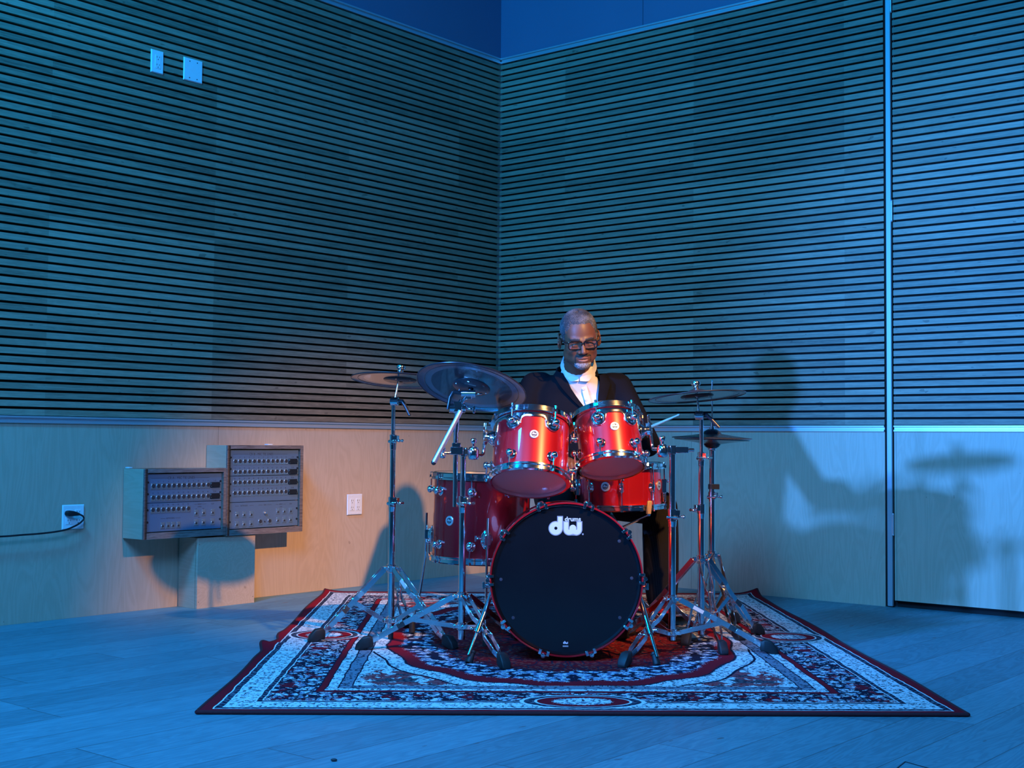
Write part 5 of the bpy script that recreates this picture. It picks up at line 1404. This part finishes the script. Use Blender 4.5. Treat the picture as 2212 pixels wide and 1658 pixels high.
# neck opening
kill += [f for f in bm.faces if f not in set(kill) and f.calc_center_median().z > 1.135 and math.hypot(f.calc_center_median().x - .304, f.calc_center_median().y - 6.15) < .080]
bmesh.ops.delete(bm, geom=list(set(kill)), context='FACES')
bm.to_mesh(me); bm.free()
me.polygons.foreach_set('use_smooth', [True] * len(me.polygons)); me.transform(off)
jacket = obj('jacket', me, MAT['jacket'], man.root)
def lapel(side):
    # strip lying on the chest beside the V edge, notched near the top
    if side < 0: edge = [(.236, 1.146), (.244, 1.130), (.257, 1.110), (.274, 1.073), (.298, 1.038), (.324, 1.003), (.350, .968), (.376, .936)]; wid = [.030, .050, .056, .050, .045, .038, .026, .012]; sg = -1
    else: edge = [(.408, 1.140), (.409, 1.120), (.407, 1.090), (.404, 1.060), (.401, 1.030), (.398, 1.000), (.395, .970), (.392, .936)]; wid = [.028, .046, .052, .046, .041, .032, .022, .010]; sg = 1
    m = MB(); vs = []; fs = []; n = len(edge)
    for (x, z), w in zip(edge, wid):
        for t, l in ((-.002, .000), (.5, .009), (1.0, .004)):
            xx = x + sg * w * t; vs.append((xx, front_y(xx, z, .033 + .022 * max(0, min(1, (z - 1.04) / .06))) - .004 - l * .6, z + .012 * t)); 
    for (x, z), w in zip(edge, wid):
        for t, l in ((-.002, .000), (.5, .009), (1.0, .004)):
            xx = x + sg * w * t; vs.append((xx, front_y(xx, z, .033 + .022 * max(0, min(1, (z - 1.04) / .06))) + .004, z + .012 * t))
    for i in range(n - 1):
        for k in range(2):
            a = i * 3 + k; b = a + 3; o = n * 3
            fs.append((a, b, b + 1, a + 1)); fs.append((a + o, a + 1 + o, b + 1 + o, b + o))
        for k in (0, 2): a = i * 3 + k; b = a + 3; o = n * 3; fs.append((a, a + o, b + o, b))
    m.add(vs, fs)
    return m
for s_ in (-1, 1): man.part('lapel', lapel(s_), MAT['jacket'], jacket)
# jacket collar behind the neck
m = MB(); vs = []; fs = []; K = 40
for i in range(K + 1):
    a = R(62) + R(236) * i / K
    tp = min(1, min(i, K - i) / 9.0); tp = tp * tp * (3 - 2 * tp)
    for r_, z in ((.092, -.012), (.090, .010), (.093, .013), (.099, .009), (.108, -.024), (.101, -.030)): vs.append((math.sin(a) * (.094 + (r_ - .094) * (.25 + .75 * tp)), -math.cos(a) * (.094 + (r_ - .094) * (.25 + .75 * tp)), -.012 + (z + .012) * (.25 + .75 * tp)))
for i in range(K):
    for k in range(6): fs.append((i * 6 + k, (i + 1) * 6 + k, (i + 1) * 6 + (k + 1) % 6, i * 6 + (k + 1) % 6))
fs += [tuple(range(6)), tuple(range(K * 6, K * 6 + 6))[::-1]]
m.add(vs, fs, Matrix.Translation((.304, 6.150, 1.158)) @ Matrix.Rotation(R(16), 4, 'X')); man.part('jacket_collar', m, MAT['jacket'], jacket)
for w_, e_ in ((WR_R, EL_R), (WR_L, EL_L)):
    d = (w_ - e_).normalized(); man.part('shirt_cuff', MB().tube([w_ - d * .05, w_ - d * .004], [.038, .036], 20), MAT['shirt'], shirt)
# trousers
tr = MB()
loft(tr, [((.302, 6.27, .48), .185, .150, 2.5), ((.302, 6.27, .62), .185, .155, 2.5), ((.302, 6.255, .72), .182, .160, 2.4)])
for h, k, a in ((HIP_R, KN_R, AN_R), (HIP_L, KN_L, AN_L)):
    limb(tr, [h, h + (k - h) * .5, k, k + (a - k) * .3, k + (a - k) * .75, a + V((0, 0, .03))], [.100, .092, .080, .082, .078, .068])
me = bake_remesh(tr, .008, 6, .5, 'trousers'); me.transform(off); trou = obj('trousers', me, MAT['trouser'], man.root)
for a, tip in ((AN_R, V((.215, 5.60, .075))), (AN_L, V((.690, 5.60, .105)))):
    m = MB(); d = (tip - a); d.z = 0; d.normalize()
    limb(m, [V((a.x, a.y + .02, a.z - .03)), a + d * .09 + V((0, 0, -.035)), V((tip.x, tip.y, tip.z))], [.046, .046, .036])
    me = bake_remesh(m, .006, 4, .5, 'shoe'); me.transform(off); obj('shoe', me, MAT['shoe'], man.root)
# drumsticks
def stick(label, tip, butt):
    t, b = V(tip), V(butt); d = (t - b).normalized(); L = (t - b).length
    s = thing('drumstick', label, 'drumstick', b, frame(d), 'drumsticks')
    obj('stick', MB().lathe([(.0001, 0), (.006, .001), (.0075, .005), (.0075, L * .72), (.0042, L - .016), (.0038, L - .012)], 16), MAT['hickory'], s)
    obj('tip', MB().sph((0, 0, L - .006), (.0052, .0052, .0085), 12), MAT['hickory'], s)
    return s
gl_ = grip_l; tipL = V((.728, 5.70, .950)); dl = (tipL - gl_).normalized()
stick('pale drumstick pointing up to the right behind the smaller tom', tipL, gl_ - dl * .17)
gr_ = grip_r; tipR = V((.50, 5.66, .748)); dr_ = (tipR - gr_).normalized()
stick('pale drumstick resting over the snare drum, mostly hidden by the toms', tipR, gr_ - dr_ * .13)
# throne
th_ = T('drum_throne', 'round black drum stool under the seated person, mostly hidden', 'stool', (.302, 6.30, RZ))
th_.part('seat', MB().lathe([(.0001, .40), (.15, .40), (.17, .415), (.172, .455), (.155, .478), (.0001, .482)], 40, Matrix.Translation((.302, 6.30, 0))), MAT['shoe'])
th_.part('post', MB().cyl((.302, 6.30, .10), (.302, 6.30, .405), .014, n=18), MAT['chrome'])
for a in (R(90), R(210), R(330)):
    d = V((math.cos(a), math.sin(a), 0)); c0 = V((.302, 6.30, .26)); f = V((.302, 6.30, RZ + .02)) + d * .24
    l = th_.part('leg', MB().bar(c0, f, .004, .02, (-d.y, d.x, 0)), MAT['chrome2']); mm = MB(); rubber_block(mm, (f.x, f.y, RZ), d, .8); th_.part('rubber_foot', mm, MAT['rubber'], l)

# ------------------------------------------------------------------ camera
pit, rol = .043325, .008003
fwd = V((0, math.cos(pit), math.sin(pit))); up0 = V((0, -math.sin(pit), math.cos(pit))); r0 = V((1, 0, 0))
rt = r0 * math.cos(rol) + up0 * math.sin(rol); upv = -r0 * math.sin(rol) + up0 * math.cos(rol)
cam = bpy.data.cameras.new('camera'); cam.sensor_width = 36; cam.lens = 2836.35 / 2212 * 36; cam.clip_end = 60
co = bpy.data.objects.new('camera', cam); COL.objects.link(co)
MC = Matrix((rt, upv, -fwd)).transposed().to_4x4(); MC.translation = (0, 0, .83); co.matrix_world = MC
S.camera = co
# ------------------------------------------------------------------ lights
def lamp(name, typ, loc, target, color, power, size=.2, spot=60, blend=.5, sy=None):
    l = bpy.data.lights.new(name, typ); l.color = color; l.energy = power
    if typ == 'AREA':
        l.shape = 'RECTANGLE' if sy else 'DISK'; l.size = size
        if sy: l.size_y = sy
    elif typ == 'SPOT': l.shadow_soft_size = size; l.spot_size = R(spot); l.spot_blend = blend
    else: l.shadow_soft_size = size
    o = bpy.data.objects.new(name, l); COL.objects.link(o); o.location = loc
    o.rotation_euler = (V(target) - V(loc)).to_track_quat('-Z', 'Y').to_euler(); return o
lamp('cyan_panel_light', 'AREA', (-2.3, 2.9, 4.3), (-.6, 7.0, 1.9), (.0, .33, .95), 285, .9)
fw = lamp('front_blue_wash', 'AREA', (-.9, 1.2, 3.3), (-.1, 4.5, 0), (.08, .36, 1.0), 112, 1.6); fw.data.spread = R(115)
lamp('azure_spot', 'SPOT', (-3.0, 2.7, 1.75), (2.6, 6.2, .95), (.05, .28, 1.0), 2200, .10, 38, .8)
lamp('warm_spot', 'SPOT', (1.95, 2.85, 3.05), (-.68, 7.25, -.35), (1.0, .50, .15), 1400, .05, 36, 1.0)
w = bpy.data.worlds.new('world'); S.world = w; w.use_nodes = True
bg = w.node_tree.nodes['Background']; bg.inputs[0].default_value = (.02, .10, .28, 1); bg.inputs[1].default_value = .22
S.view_settings.view_transform = 'Standard'; S.view_settings.look = 'None'; S.view_settings.gamma = 1; S.view_settings.exposure = 0
try: S.view_settings.use_curve_mapping = False
except Exception: pass
